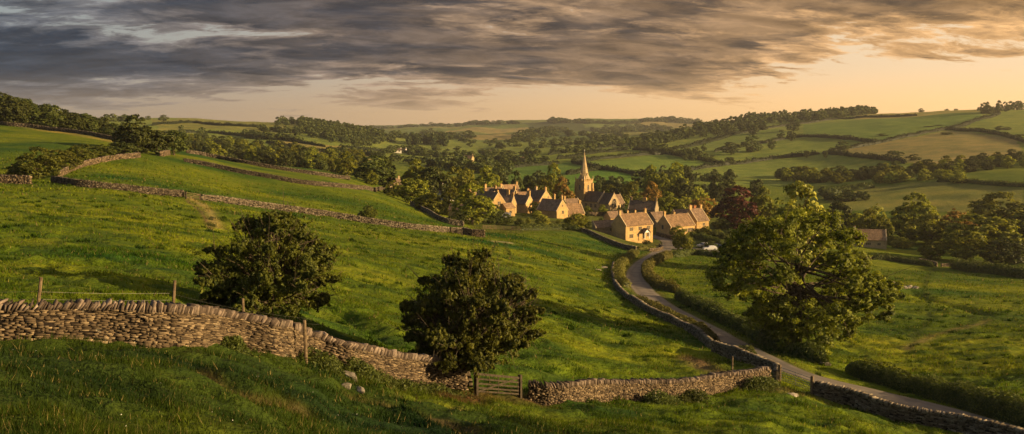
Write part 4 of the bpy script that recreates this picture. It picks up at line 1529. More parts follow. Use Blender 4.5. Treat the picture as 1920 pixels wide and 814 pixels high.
def house(anchor, corner, L, Wd, e, r_, rz, label, wall='wall', roof='roof_grey', chims=(), wins=(), doors=(), coping=True, name='cottage', cat='house', lower=2.5, porch=None, group=None):
    rz = math.radians(rz)
    r_ = e + (r_ - e) * 0.88
    ax, ay = corner[0] * L / 2, corner[1] * Wd / 2
    c, s = math.cos(rz), math.sin(rz)
    x = anchor.x - (ax * c - ay * s)
    y = anchor.y - (ax * s + ay * c)
    root = empty(name, (x, y, anchor.z), rz, label, cat, group)
    FOOT.append((x, y, max(L, Wd) * 0.62))
    mb = MB()
    mb.prism([(-Wd / 2, -lower), (Wd / 2, -lower), (Wd / 2, e), (0, r_), (-Wd / 2, e)], -L / 2, L / 2, 'x')
    if coping:
        cps = []
        for sx in (-1, 1):
            mb2 = MB()
            gable_coping(mb2, sx * (L / 2 - 0.11), sx, Wd, e, r_)
            cps.append(mb2)
    w_ = mb.build('wall', M[wall], root)
    if coping:
        for mb2 in cps:
            mb2.build('gable_coping', M['dressing'], w_)
    rf = roof_mesh(L, Wd, e, r_, end_in=0.28 if coping else -0.2).build('roof', M[roof], root)
    for (cx_, top, *rest) in chims:
        kw = rest[0] if rest else {}
        chimney(rf, cx_ * (L / 2 - 0.45), kw.get('y', 0), r_, r_ + top * 0.85, kw.get('w', 0.85), kw.get('d', 0.65), kw.get('mat', wall), kw.get('pots', 1))
    for w0 in wins:
        side, u, z = w0[:3]
        ww, wh, li = (w0[3:] + (1.1, 1.0, 2)[len(w0) - 3:]) if len(w0) < 6 else w0[3:6]
        if side == 'f':
            window(root, u, -Wd / 2, z, 0, ww, wh, li)
        elif side == 'b':
            window(root, u, Wd / 2, z, math.pi, ww, wh, li)
        elif side == 'r':
            window(root, L / 2, u, z, math.pi / 2, ww, wh, li)
        else:
            window(root, -L / 2, u, z, -math.pi / 2, ww, wh, li)
    for (side, u, z) in doors:
        mb = MB()
        mb.box(-0.5, 0.5, -0.05, 0.02, 0, 2.0)
        d_ = mb.build('door', M['wood_dark'], root)
        mb = MB()
        mb.box(-0.64, -0.5, -0.08, 0.02, 0, 2.14)
        mb.box(0.5, 0.64, -0.08, 0.02, 0, 2.14)
        mb.box(-0.5, 0.5, -0.078, 0.02, 2.0, 2.14)
        mb.build('frame', M['dressing'], d_)
        if side == 'f':
            d_.location = (u, -Wd / 2, z)
        else:
            d_.location = (L / 2, u, z)
            d_.rotation_euler = (0, 0, math.pi / 2)
    return root


house(at(938, 337), (0, 0), 11.0, 6.0, 3.0, 6.6, -20, 'long brown roofed range filling the gap behind the steep gabled cottage', 'wall', 'roof_grey', chims=[(-0.5, 1.4), (1, 1.5)], wins=[('f', 2, 1.8)])
house(at(973, 368), (0, 0), 9.5, 6.0, 4.0, 7.6, 28, 'cottage set back behind the street with its lit wall towards the churchyard', 'wall', 'roof_warm', chims=[(-1, 1.6), (1, 1.5)], wins=[('f', -2, 3.0), ('f', 2, 3.0)])
house(at(904, 352), (0, 0), 11.0, 6.0, 3.4, 6.9, 24, 'long low range below the topmost street cottage', 'wall', 'roof_warm', chims=[(-1, 1.5), (0.3, 1.3)], wins=[('f', -3, 2.0), ('f', 0, 2.0), ('f', 3, 2.0)])
house(at(1070, 372), (0, 0), 7.5, 5.5, 3.4, 6.6, 34, 'small cottage half hidden between the tall stone house and the church', 'wall', 'roof_grey', chims=[(-1, 1.5)], wins=[('f', 0, 2.0)])
house(at(1152, 342), (0, 0), 7.0, 4.5, 2.0, 4.4, 30, 'low outhouse below the churchyard wall', 'wall', 'roof_grey', coping=False, name='outbuilding', cat='outbuilding', wins=[('f', 0, 1.2, 0.8, 0.8, 1)])
house(at(1278, 352), (0, 0), 8.0, 5.5, 3.4, 6.8, 20, 'cottage roof showing over the long low cottage', 'wall', 'roof_grey', chims=[(1, 1.4)], wins=[('f', 0, 2.0)])
A_ = at(1173, 292)
cot = house(A_, (-1, -1), 12.6, 7.0, 4.75, 8.7, 36, 'two-storey honey stone cottage with gabled porch at the bend of the lane', 'wall', 'roof_warm',
            chims=[(-1, 1.5), (1, 1.5), (-0.25, 1.1, {'y': 0.9, 'w': 0.5, 'd': 0.5}), (0.35, 1.0, {'y': 0.9, 'w': 0.5, 'd': 0.5})],
            wins=[('f', -3.7, 3.55, 1.25, 0.95, 3), ('f', 0.3, 3.55, 1.15, 0.95, 2), ('f', 4.2, 3.55, 1.25, 0.95, 3), ('f', -3.7, 1.2, 1.4, 1.05, 3), ('f', 4.3, 1.2, 1.2, 1.05, 2), ('f', -0.6, 1.3, 0.6, 0.8, 1)],
            doors=[('f', 2.0, 0.05)])
# porch: two posts under a small gabled roof
pr = empty('porch', (2.0, -3.5, 0))
pr.parent = cot
mb = MB()
for sx in (-1, 1):
    mb.box(sx * 1.05 - 0.09, sx * 1.05 + 0.09, -1.7, -1.52, 0, 2.2)
mb.box(-1.2, 1.2, -1.74, -1.5, 2.2, 2.38)
mb.add([(-1.1, -1.62, 2.38), (1.1, -1.62, 2.38), (0, -1.62, 3.4), (-1.1, -1.56, 2.38), (1.1, -1.56, 2.38), (0, -1.56, 3.4)], [(0, 1, 2), (5, 4, 3), (0, 2, 5, 3), (1, 4, 5, 2), (0, 3, 4, 1)])
mb.build('porch_frame', M['white'], pr)
mb = MB()
for sgn in (-1, 1):
    prof = [(0, 3.62), (sgn * 1.5, 2.15), (sgn * 1.5, 2.05), (0, 3.48)]
    mb.prism(prof if sgn < 0 else prof[::-1], -1.95, -0.02, 'y')
mb.build('porch_roof', M['roof_dark'], pr)

house(at(1131, 299), (0, 0), 8.5, 4.6, 2.0, 4.1, 24, 'low outbuilding with mossy roof next to the cottage with the porch', 'wall_grey', 'roof_grey', wins=[('f', 1.5, 1.1, 0.8, 0.8, 1)], name='outbuilding', cat='outbuilding')
house(at(1257, 318), (-1, -1), 12.8, 7.2, 3.3, 7.6, 36, 'long low cottage with broad tiled roof joined to the tall cross wing', 'wall', 'roof_warm',
      chims=[(-1, 1.7), (0.0, 0.9, {'y': 1.0})], wins=[('f', -2.2, 1.6, 1.2, 1.0, 2), ('f', 1.6, 1.6, 1.3, 1.0, 3), ('f', 4.6, 1.7, 1.2, 0.9, 2), ('l', 0.3, 2.9, 0.8, 1.2, 1), ('f', 3.2, 1.5, 0.7, 1.2, 1)], doors=[('f', -0.3, 0)])
house(at(1306, 327), (-1, -1), 6.6, 7.6, 4.6, 9.3, 36, 'tall cross wing with red chimney pots beside the copper beech', 'wall', 'roof_grey', chims=[(-1, 1.6, {'pots': 2, 'w': 1.2}), (1, 1.5, {'pots': 2}), (0.1, 1.2, {'mat': 'clay', 'w': 1.1, 'y': 0.8})],
      wins=[('f', 0.6, 3.2, 1.0, 0.9, 2), ('f', 0.6, 1.2, 1.0, 0.9, 2)])
house(at(1228, 364), (1, -1), 11.5, 6.5, 4.2, 7.9, -22, 'grey cottage with three chimneys halfway between church and lane', 'wall_grey', 'roof_dark',
      chims=[(-1, 1.6), (0.1, 1.5, {'w': 1.6, 'd': 0.9, 'pots': 3, 'mat': 'wall'}), (1, 1.6, {'mat': 'wall'})], wins=[('f', -3, 2.6), ('f', 0, 2.6), ('f', 3, 2.6)])
house(at(1231, 343), (0, 0), 6.5, 5.0, 2.9, 5.6, 36, 'small dark roofed store tucked against the long low cottage', 'wall_grey', 'roof_grey', coping=False, name='outbuilding', cat='outbuilding', wins=[('f', 0, 1.6, 0.8, 0.8, 1)])
house(at(1012, 346), (1, -1), 9.0, 7.4, 4.9, 9.2, -44, 'tall stone house with blue-grey roof and blank sunlit gable', 'wall', 'roof_dark',
      chims=[(-0.2, 1.6, {'mat': 'dressing'}), (1, 1.6)], wins=[('f', -2.8, 3.9, 0.9, 1.0, 2), ('f', 0, 3.9, 0.8, 1.0, 1), ('f', 2.6, 3.9, 0.9, 1.0, 2), ('f', -2.8, 1.4, 0.9, 1.1, 2), ('f', 2.2, 1.4, 0.9, 1.1, 2), ('r', 1.2, 6.2, 0.5, 0.6, 1)], doors=[('f', 0.2, 0)])
house(at(1096, 331), (1, -1), 8.6, 6.0, 2.7, 6.5, 26, 'low sunlit cottage with plain tiled roof below the church tower', 'wall', 'roof_warm', chims=[(1, 1.3)],
      wins=[('f', -2.6, 1.9, 0.5, 0.7, 1), ('f', 0.2, 1.9, 0.5, 0.7, 1), ('f', 2.8, 1.9, 0.5, 0.7, 1)])
house(at(1044, 322), (1, -1), 9.6, 6.6, 2.7, 6.9, -42, 'cottage with two slim chimneys and a sunlit gable joined to the low range', 'wall', 'roof_grey', chims=[(0.2, 2.3, {'w': 0.6}), (1, 1.9, {'w': 0.65})],
      wins=[('r', 0.2, 2.0, 1.0, 1.0, 2), ('r', 0, 4.4, 0.5, 0.6, 1)])
house(at(921, 317), (1, -1), 11.5, 6.8, 3.8, 8.5, -50, 'steep gabled cottage facing the pasture with one small gable window', 'wall', 'roof_dark', chims=[(1, 0.9, {'w': 0.5, 'd': 0.5})],
      wins=[('r', 0.3, 4.1, 1.1, 1.1, 2), ('r', 0.2, 1.2, 1.3, 1.0, 3), ('f', 0, 2.3)])
house(at(951, 321), (0, 0), 4.0, 4.2, 3.0, 4.6, 36, 'small lean-to wing against the steep gabled cottage', 'wall', 'roof_warm', coping=False, wins=[('f', 0, 1.5, 0.8, 0.8, 1)])
house(at(925, 374), (0, 0), 8.6, 6.5, 4.6, 8.8, 32, 'upper village cottage with pale dormers at the end of the street', 'wall', 'roof_grey', chims=[(-1, 1.7), (1, 1.6)], wins=[('f', -2.2, 3.8, 1.0, 1.0, 2), ('f', 0.8, 3.8, 1.0, 1.0, 2), ('f', -2.2, 1.4), ('f', 0.8, 1.4)])
house(at(958, 352), (1, -1), 13, 6.2, 4.9, 8.6, -36, 'street cottage with dark roof and bright gable edge', 'wall', 'roof_dark', chims=[(1, 1.7, {'w': 1.0}), (-0.6, 1.5)], wins=[('r', 0, 4.6, 0.8, 0.9, 1), ('f', 0, 3.4), ('f', -3, 3.4)])
house(at(986, 343), (1, -1), 10.5, 6.0, 3.6, 7.0, -32, 'lower street cottage with plain dark roof between two tall end chimneys', 'wall', 'roof_dark', chims=[(-1, 2.3, {'w': 1.2}), (1, 2.2, {'w': 1.1})], wins=[('f', 0, 2.2), ('f', -2.6, 2.2)])
house(at(956, 398), (0, 0), 8, 6, 5.6, 9.5, 30, 'sunlit house half hidden among trees above the street', 'wall', 'roof_warm', chims=[(1, 1.4)], wins=[('f', -2, 4.2), ('f', 2, 4.2)])
house(at(884, 392), (0, 0), 8.5, 6, 4.9, 8.6, 28, 'topmost street cottage with a row of pale chimneys', 'wall_pale', 'roof_grey', chims=[(-1, 1.6), (0, 1.4), (1, 1.6)], wins=[('f', -2, 3.4), ('f', 2, 3.4)])
house(at(862, 283), (0, 0), 6.2, 4.6, 2.6, 4.4, -16, 'low stone barn half hidden by the willow at the pasture edge', 'wall_grey', 'roof_grey', coping=False, name='barn', cat='barn', wins=[('f', 0.5, 1.4, 0.8, 0.7, 1)])
house(at(836, 385), (0, 0), 6.5, 5, 4.0, 7.2, -58, 'whitewashed gabled house among the trees at the top of the village', 'render_white', 'roof_grey', wins=[('r', 0, 3.2, 0.8, 0.9, 1)], chims=[(-1, 1.2)])
barn = house(at(1662, 289), (1, -1), 10.2, 6.2, 3.1, 6.4, -17, 'lone stone barn with brown tiled roof and white flue', 'wall_pale', 'roof_warm', name='barn', cat='barn',
             chims=[(-1, 0.9, {'w': 0.45, 'd': 0.45, 'mat': 'white'})], wins=[('f', -0.5, 1.7, 1.3, 0.6, 3), ('f', 2.8, 1.7, 0.8, 0.6, 2)], doors=[('f', -3.4, 0)])
house(at(1612, 297), (0, 0), 4.5, 4, 2.2, 3.4, -17, 'small flat-topped annexe at the end of the lone barn', 'wall_pale', 'roof_grey', coping=False, name='outbuilding', cat='outbuilding')
for i, (px, Y, L, e, r_, rz, lab, wm) in enumerate([
        (745, 980, 9, 2.8, 4.8, 10, 'longer of the two far white houses beyond the dark village trees', 'render_white'),
        (757, 1000, 7, 2.8, 4.8, -30, 'shorter of the two far white houses beyond the dark village trees', 'render_white'),
        (976, 820, 7, 2.6, 4.4, 20, 'far white house at the edge of the flat meadow beyond the village', 'render_white'),
        (922, 1050, 10, 3.0, 5.0, 15, 'farthest pale farmhouse on the valley side', 'render_white'),
        (738, 400, 6, 2.6, 4.6, 30, 'small pale house glimpsed between the dark trees by the middle wall', 'wall_pale'),
        (626, 560, 9, 4.0, 6.5, 15, 'pale house roof glimpsed over the brow of the hillside', 'render_white'),
        (878, 800, 9, 4.0, 7.0, -20, 'far farm cottage with reddish roof in the valley', 'wall_pale')]):
    house(at(px, Y), (0, 0), L, 6, e, r_, rz, lab, wm, 'roof_warm' if i == 6 else 'roof_grey', coping=False, wins=[('f', -2, e * 0.7), ('f', 2, e * 0.7)], chims=[(1, 1.2)])


# ------------------------------------------------------------ church
def arch_window(parent, x, y, z, face, w, h, lights=1):
    """pointed window: stone surround, mullions, dark glass"""
    def outline(w_, h_):
        pts = [(-w_ / 2, 0), (w_ / 2, 0), (w_ / 2, h_ * 0.55)]
        for t in np.linspace(0.15, 0.85, 5):
            a = t * math.pi / 2.6
            pts.append((w_ / 2 - w_ * (1 - math.cos(a)) * 0.81, h_ * 0.55 + h_ * 0.45 * math.sin(t * math.pi / 2)))
        pts.append((0, h_))
        for q in pts[-2:2:-1]:
            pts.append((-q[0], q[1]))
        pts.append((-w_ / 2, h_ * 0.55))
        return pts
    o1 = outline(w, h)
    mb = MB()
    mb.add([(a, -0.025, b) for a, b in o1], [tuple(range(len(o1)))])
    g = mb.mesh('pane')
    g.materials.append(M['glass'])
    mb = MB()
    cz_ = h * 0.45
    k = 1.0 + 0.34 / w
    o2 = [(a * k, cz_ + (b - cz_) * (1 + 0.30 / h)) for a, b in o1]
    n = len(o1)
    for i in range(n):
        j = (i + 1) % n
        a, b, c, d = o1[i], o1[j], o2[j], o2[i]
        mb.add([(a[0], -0.10, a[1]), (b[0], -0.10, b[1]), (c[0], -0.10, c[1]), (d[0], -0.10, d[1]), (a[0], 0.02, a[1]), (b[0], 0.02, b[1]), (c[0], 0.02, c[1]), (d[0], 0.02, d[1])],
               [(0, 1, 2, 3), (0, 4, 5, 1), (2, 6, 7, 3)])
    for i in range(1, lights):
        xm = -w / 2 + w * i / lights
        hh2 = h * (0.86 - 0.5 * abs(xm / w) * 0.8)
        mb.box(xm - 0.06, xm + 0.06, -0.08, 0.0, 0, hh2)
    if lights > 1:
        mb.tube([(0, -0.05, h * 0.70), (w * 0.22, -0.05, h * 0.6), (w * 0.3, -0.05, h * 0.5)], [0.05] * 3, 5)
        mb.tube([(0, -0.05, h * 0.70), (-w * 0.22, -0.05, h * 0.6), (-w * 0.3, -0.05, h * 0.5)], [0.05] * 3, 5)
    o = mb.build('window', M['dressing'], parent, (x, y, z))
    o.rotation_euler = (0, 0, face)
    link(bpy.data.objects.new('pane', g), o)
    return o


TW = 5.4
pa = at(1094.6, 403)
rz = math.radians(39)
cx_ = pa.x - (-TW / 2 * math.cos(rz) + TW / 2 * math.sin(rz))
cy_ = pa.y - (-TW / 2 * math.sin(rz) - TW / 2 * math.cos(rz))
ch = empty('church', (cx_, cy_, pa.z), rz, 'stone village church with a square battlemented tower and tall spire', 'church')
FOOT.append((cx_, cy_, 8))
TH_ = 12.6
tw = empty('tower', (0, 0, 0))
tw.parent = ch
mb = MB()
mb.box(-TW / 2, TW / 2, -TW / 2, TW / 2, -3, TH_ - 0.6)
for sx in (-1, 1):
    for sy in (-1, 1):
        for hgt, pr_ in ((TH_ * 0.45, 0.7), (TH_ * 0.72, 0.45), (TH_ * 0.92, 0.25)):
            mb.box(sx * TW / 2 - (0.45 if sx > 0 else pr_), sx * TW / 2 + (pr_ if sx > 0 else 0.45), sy * (TW / 2 - 0.02) - 0.3 - (0.25 if sy < 0 else -0.25), sy * (TW / 2 - 0.02) + 0.3 - (0.25 if sy < 0 else -0.25) + 0.0, -3, hgt)
mb.build('tower_wall', M['wall'], tw)
mb = MB()
for z in (TH_ * 0.40, TH_ * 0.62, TH_ - 0.65):
    mb.box(-TW / 2 - 0.12, TW / 2 + 0.12, -TW / 2 - 0.12, TW / 2 + 0.12, z, z + 0.2)
mb.build('string_course', M['dressing'], tw)
mb = MB()
q = TW / 2 + 0.1
n_ = 5
for sy in (-1, 1):
    mb.box(-q, q, sy * q - 0.16, sy * q + 0.16, TH_ - 0.44, TH_ + 0.25)
    mb.box(sy * q - 0.158, sy * q + 0.158, -q + 0.17, q - 0.17, TH_ - 0.44, TH_ + 0.247)
    for i in range(n_):
        c_ = -q + 0.3 + (2 * q - 0.6) * i / (n_ - 1)
        mb.box(c_ - 0.34, c_ + 0.34, sy * q - 0.155, sy * q + 0.155, TH_ + 0.252, TH_ + 0.95)
        if 0 < i < n_ - 1:
            mb.box(sy * q - 0.15, sy * q + 0.15, c_ - 0.34, c_ + 0.34, TH_ + 0.25, TH_ + 0.945)
mb.build('battlement', M['wall'], tw)
for sx in (-1, 1):
    for sy in (-1, 1):
        mb = MB()
        mb.tube([(sx * q, sy * q, TH_ + 0.9), (sx * q, sy * q, TH_ + 1.4), (sx * q, sy * q, TH_ + 2.3)], [0.26, 0.2, 0.03], 4)
        mb.build('pinnacle', M['dressing'], tw)
for fc, (wx, wy) in ((0, (0, -TW / 2)), (-math.pi / 2, (-TW / 2, 0)), (math.pi / 2, (TW / 2, 0)), (math.pi, (0, TW / 2))):
    arch_window(tw, wx, wy, TH_ * 0.68, fc, 1.0, 2.3, 2)
window(tw, 0, -TW / 2, TH_ * 0.52, 0, 0.4, 0.7, 1)
window(tw, -TW / 2, 0, TH_ * 0.3, -math.pi / 2, 0.6, 1.2, 1)
mb = MB()
b0, SH = TW / 2 - 0.15, 13.6
oc = [(b0 * math.cos(math.pi / 8 + k * math.pi / 4) * 1.06, b0 * math.sin(math.pi / 8 + k * math.pi / 4) * 1.06) for k in range(8)]
lv = [(0.0, 1.0), (0.35, 0.64), (0.7, 0.30), (1.0, 0.015)]
Vv, Ff = [], []
for t, s_ in lv:
    Vv += [(a * s_, b * s_, TH_ - 0.5 + SH * t) for a, b in oc]
for l in range(3):
    for k in range(8):
        Ff.append((l * 8 + k, l * 8 + (k + 1) % 8, (l + 1) * 8 + (k + 1) % 8, (l + 1) * 8 + k))
Ff.append(tuple(24 + k for k in range(8)))
mb.add(Vv, Ff)
for sx in (-1, 1):
    for sy in (-1, 1):
        c0 = (sx * b0, sy * b0, TH_ - 0.5)
        mb.add([c0, (sx * b0 * 0.30, sy * b0, TH_ - 0.5), (sx * b0, sy * b0 * 0.30, TH_ - 0.5), (sx * b0 * 0.42, sy * b0 * 0.42, TH_ + 3.4)], [(0, 1, 3), (1, 2, 3), (2, 0, 3), (0, 2, 1)])
sp = mb.build('spire', M['wall_pale'], ch)
for fc, (ux, uy) in ((0, (0, -1)), (math.pi / 2, (1, 0)), (-math.pi / 2, (-1, 0)), (math.pi, (0, 1))):
    mb = MB()
    mb.box(-0.26, 0.26, -0.30, 0.5, 0, 1.2)
    mb.prism([(-0.36, 1.2), (0.36, 1.2), (0, 2.1)], -0.36, 0.5, 'y')
    o = mb.build('lucarne', M['wall_pale'], sp, (ux * b0 * 0.78, uy * b0 * 0.74, TH_ + 1.6))
    o.rotation_euler = (0, 0, fc)
mb = MB()
mb.tube([(0, 0, TH_ - 0.5 + SH - 0.1), (0, 0, TH_ + SH + 0.9)], [0.05, 0.03], 5)
mb.box(-0.3, 0.3, -0.03, 0.03, TH_ + SH + 0.35, TH_ + SH + 0.45)
mb.build('finial', M['metal'], sp)


def church_block(nm, cx0, cy0, L, Wd, e, r_, axis_rot, roofm='roof_dark'):
    o = empty(nm, (cx0, cy0, 0), axis_rot)
    o.parent = ch
    mb = MB()
    mb.prism([(-Wd / 2, -3), (Wd / 2, -3), (Wd / 2, e), (0, r_), (-Wd / 2, e)], -L / 2, L / 2, 'x')
    mb.build('wall', M['wall_pale'], o)
    for sx in (-1, 1):
        mb = MB()
        gable_coping(mb, sx * (L / 2 - 0.11), sx, Wd, e, r_)
        mb.tube([(sx * (L / 2 - 0.11), 0, r_ + 0.3), (sx * (L / 2 - 0.11), 0, r_ + 1.0)], [0.16, 0.05], 5)
        mb.build('gable_coping', M['dressing'], o)
    roof_mesh(L, Wd, e, r_, end_in=0.28).build('roof', M[roofm], o)
    return o


# nave and chancel run from the tower towards the sunny side (local -y): block x axis is turned onto -y
nv = church_block('nave', 0, -TW / 2 - 5.1, 10.2, 7.2, 3.9, 7.9, -math.pi / 2)
for u in (-2.6, 0.6, 3.4):
    window(nv, u, -3.6, 2.0, 0, 1.2, 1.3, 3)
    window(nv, u, 3.6, 2.0, math.pi, 1.2, 1.3, 3)
cl = church_block('chancel', 0, -TW / 2 - 10.2 - 3.2, 6.4, 6.4, 3.5, 7.7, -math.pi / 2)
arch_window(cl, 3.2, 0, 1.6, math.pi / 2, 2.6, 4.0, 3)
window(cl, 0.0, -3.2, 1.8, 0, 1.2, 1.4, 2)
mb = MB()
for sy in (-1, 1):
    mb.box(2.9, 3.9, sy * 3.2 - 0.3, sy * 3.2 + 0.3, -3, 2.6)
mb.build('buttress', M['wall_pale'], cl)
vs = church_block('vestry', 3.6 + 2.6, -TW / 2 - 11.5, 5.4, 6.0, 3.0, 6.6, 0.0, 'roof_grey')
arch_window(vs, 0.6, -3.0, 0.7, 0, 0.9, 2.0, 1)
FOOT.append((cx_ + 8 * math.sin(rz), cy_ - 8 * math.cos(rz), 8))
FOOT.append((cx_ + 14 * math.sin(rz) + 3, cy_ - 14 * math.cos(rz), 6))


# ------------------------------------------------------------ cars by the hedge
def car(p, rz, paint, label, L=4.1, Wd=1.7, H=1.45, van=False):
    root = empty('parked_car', p, rz, label, 'car')
    prof = [(-L / 2, 0.35), (-L / 2 + 0.05, 0.75), (-L / 2 + 0.25, 0.9), (-L * 0.20, 0.98), (-L * 0.06, H * 0.97), (L * 0.22, H), (L * 0.38, H * 0.93), (L / 2 - 0.08, 0.95), (L / 2, 0.7), (L / 2 - 0.03, 0.35)]
    if van:
        prof = [(-L / 2, 0.4), (-L / 2 + 0.05, 0.9), (-L / 2 + 0.5, 1.05), (-L * 0.30, H * 0.96), (-L * 0.2, H), (L / 2 - 0.1, H), (L / 2, H * 0.8), (L / 2, 0.4)]
    mb = MB()
    n = len(prof)
    Vv = []
    for k, (yy, sc) in enumerate([(-Wd / 2, 0.0), (-Wd / 2, 0.0), (Wd / 2, 0.0), (Wd / 2, 0.0)]):
        pass
    secs = []
    for yf, inset in ((-1, 1), (-0.82, 0), (0.82, 0), (1, 1)):
        row = []
        for (x, z) in prof:
            tum = 0.16 * max(0, z - 0.95) / 0.5
            row.append((x * (0.985 if inset else 1), yf * (Wd / 2 - tum), z - (0.05 if inset and z > 0.8 else 0)))
        secs.append(row)
    for r_ in secs:
        Vv += r_
    Ff = [tuple(range(n)), tuple(3 * n + i for i in range(n))[::-1]]
    for s_ in range(3):
        for i in range(n):
            j = (i + 1) % n
            Ff.append((s_ * n + i, (s_ + 1) * n + i, (s_ + 1) * n + j, s_ * n + j))
    mb.add(Vv, Ff)
    mb.build('body', M[paint], root)
    mb = MB()
    for sy in (-1, 1):
        y0 = sy * (Wd / 2 - 0.085)
        mb.add([(-L * 0.17, y0 * 1.03, 1.0), (L * 0.36, y0 * 1.03, 1.0), (L * 0.28, y0 * 0.93, H * 0.92), (-L * 0.06, y0 * 0.93, H * 0.92)], [(0, 1, 2, 3)] if sy < 0 else [(3, 2, 1, 0)])
    x0 = -L * 0.20 if not van else -L * 0.42
    mb.add([(x0 - 0.03, -Wd * 0.38, 1.0), (x0 - 0.03, Wd * 0.38, 1.0), (-L * 0.075, Wd * 0.34, H * 0.95), (-L * 0.075, -Wd * 0.34, H * 0.95)] if not van else
           [(x0, -Wd * 0.38, 1.15), (x0, Wd * 0.38, 1.15), (-L * 0.31, Wd * 0.34, H * 0.93), (-L * 0.31, -Wd * 0.34, H * 0.93)], [(0, 1, 2, 3)])
    mb.build('windscreen', M['glass'], root)
    for sx in (-1, 1):
        for sy in (-1, 1):
            mb = MB()
            mb.tube([(sx * L * 0.31, sy * (Wd / 2 - 0.2), 0.31), (sx * L * 0.31, sy * (Wd / 2 + 0.02), 0.31)], [0.31, 0.31], 14)
            w_ = mb.build('wheel', M['tyre'], root)
            mb = MB()
            mb.tube([(sx * L * 0.31, sy * (Wd / 2 - 0.1), 0.31), (sx * L * 0.31, sy * (Wd / 2 + 0.03), 0.31)], [0.18, 0.18], 10)
            mb.build('rim', M['metal'], w_)
    return root


def cp(px, Y, dz=0.0):
    p = at(px, Y)
    p.z += 0.05 + dz
    return p


car(cp(1339, 276), 0.12, 'car_blue', 'blue estate car with pale roof parked behind the hedge near the copper beech', 4.6)
car(cp(1318, 279), 0.5, 'car_silver', 'silver car parked next to the blue estate car', 3.9)
car(cp(1331, 267), 0.05, 'car_white', 'white car parked closest to the lane in front of the blue estate car', 4.2)
car(cp(946, 303), 0.1, 'car_silver', 'grey van standing in the yard below the steep gabled cottage', 4.4, 1.8, 1.95, True)
car(cp(1245, 443 and 352), 0.6, 'car_silver', 'silver car half hidden behind the long low cottage', 4.0)


# ------------------------------------------------------------ hedges
def hedge(pix, h, w, leaf, per_m, mat, label, seed=1, path=None, rmin=9.0, lump=0.35, gaps=0.0, name='hedge', cat='hedge', core=True, group=None, maxm=400):
    rs_ = np.random.RandomState(seed)
    if path is None:
        path = px_path(pix, max(0.6, w * 0.5), rmin)
    s = np.concatenate([[0], np.cumsum(np.linalg.norm(np.diff(path, axis=0), axis=1))])
    tot = s[-1]
    tan = np.gradient(path, axis=0)
    tan /= np.linalg.norm(tan, axis=1)[:, None]
    nrm = np.stack([-tan[:, 1], tan[:, 0]], 1)
    gz = grid_lookup(ZG, path[:, 0], path[:, 1]) + CAMZ
    off = np.array([path[len(path) // 2, 0], path[len(path) // 2, 1], gz[len(path) // 2]])
    hv = h * (1 + lump * 2 * fbm(s / (h * 1.6) + seed * 3.1, s * 0 + seed, 3))
    hv *= np.where(fbm(s / (h * 6) + seed, s * 0 + 5.5 * seed, 2) < -0.5 + gaps, 0.25, 1.0)
    wv = w * (1 + lump * 1.6 * fbm(s / (h * 1.2) + 77, s * 0 + seed * 2, 3))
    ends = np.clip(np.minimum(s, tot - s) / (h * 0.9) + 0.12, 0.12, 1) ** 0.6
    hv = hv * ends
    wv = wv * ends
    N = int(tot * per_m)
    q = rs_.rand(N) * tot
    px_, py_ = np.interp(q, s, path[:, 0]), np.interp(q, s, path[:, 1])
    nx, ny = np.interp(q, s, nrm[:, 0]), np.interp(q, s, nrm[:, 1])
    hh_, ww_, g_ = np.interp(q, s, hv), np.interp(q, s, wv), np.interp(q, s, gz)
    a = rs_.uniform(-0.15, math.pi + 0.15, N)
    rr = 1.0 - 0.35 * rs_.rand(N) ** 1.5
    clump = fbm(q * 1.3 / max(h, 0.8), a * 1.7 + seed, 3)
    rr = rr * (1 + clump * 0.55)
    cu, cz_ = np.cos(a), np.maximum(np.sin(a), -0.1)
    cu = np.sign(cu) * np.abs(cu) ** 0.7
    cz2 = np.sign(cz_) * np.abs(cz_) ** 0.75
    C = np.stack([px_ + nx * cu * ww_ * 0.5 * rr, py_ + ny * cu * ww_ * 0.5 * rr, g_ + 0.12 * h + cz2 * hh_ * 0.88 * rr], 1) - off
    Nn = np.stack([nx * cu, ny * cu, cz_ * 0.9 + 0.15], 1)
    R = np.clip(0.5 + clump * 0.9 + rs_.normal(0, 0.14, N), 0, 1)
    V, Fc = leaf_quads(C, Nn, leaf, rs_)
    Rv = np.repeat(R, 4)
    if core:
        ks = 9
        cv = []
        for k in range(ks):
            a_ = math.pi * k / (ks - 1)
            cu_ = math.copysign(abs(math.cos(a_)) ** 0.7, math.cos(a_))
            cv.append(np.stack([path[:, 0] + nrm[:, 0] * cu_ * wv * 0.38, path[:, 1] + nrm[:, 1] * cu_ * wv * 0.38, gz - 0.3 + (0.3 + hv * 0.72) * math.sin(a_) ** 0.75], 1) - off)
        cv = np.array(cv)
        nP = len(path)
        ci = np.arange(ks * nP).reshape(ks, nP) + len(V)
        cf = np.stack([ci[:-1, :-1], ci[:-1, 1:], ci[1:, 1:], ci[1:, :-1]], -1).reshape(-1, 4)
        V = np.concatenate([V, cv.reshape(-1, 3)])
        Fc = np.concatenate([Fc, cf])
        Rv = np.concatenate([Rv, np.full(ks * nP, 0.05)])
    me = mesh_np(name, V, Fc, {'rnd': Rv})
    o = obj(name, me, M[mat], None, off)
    return tag(o, label, cat, group)


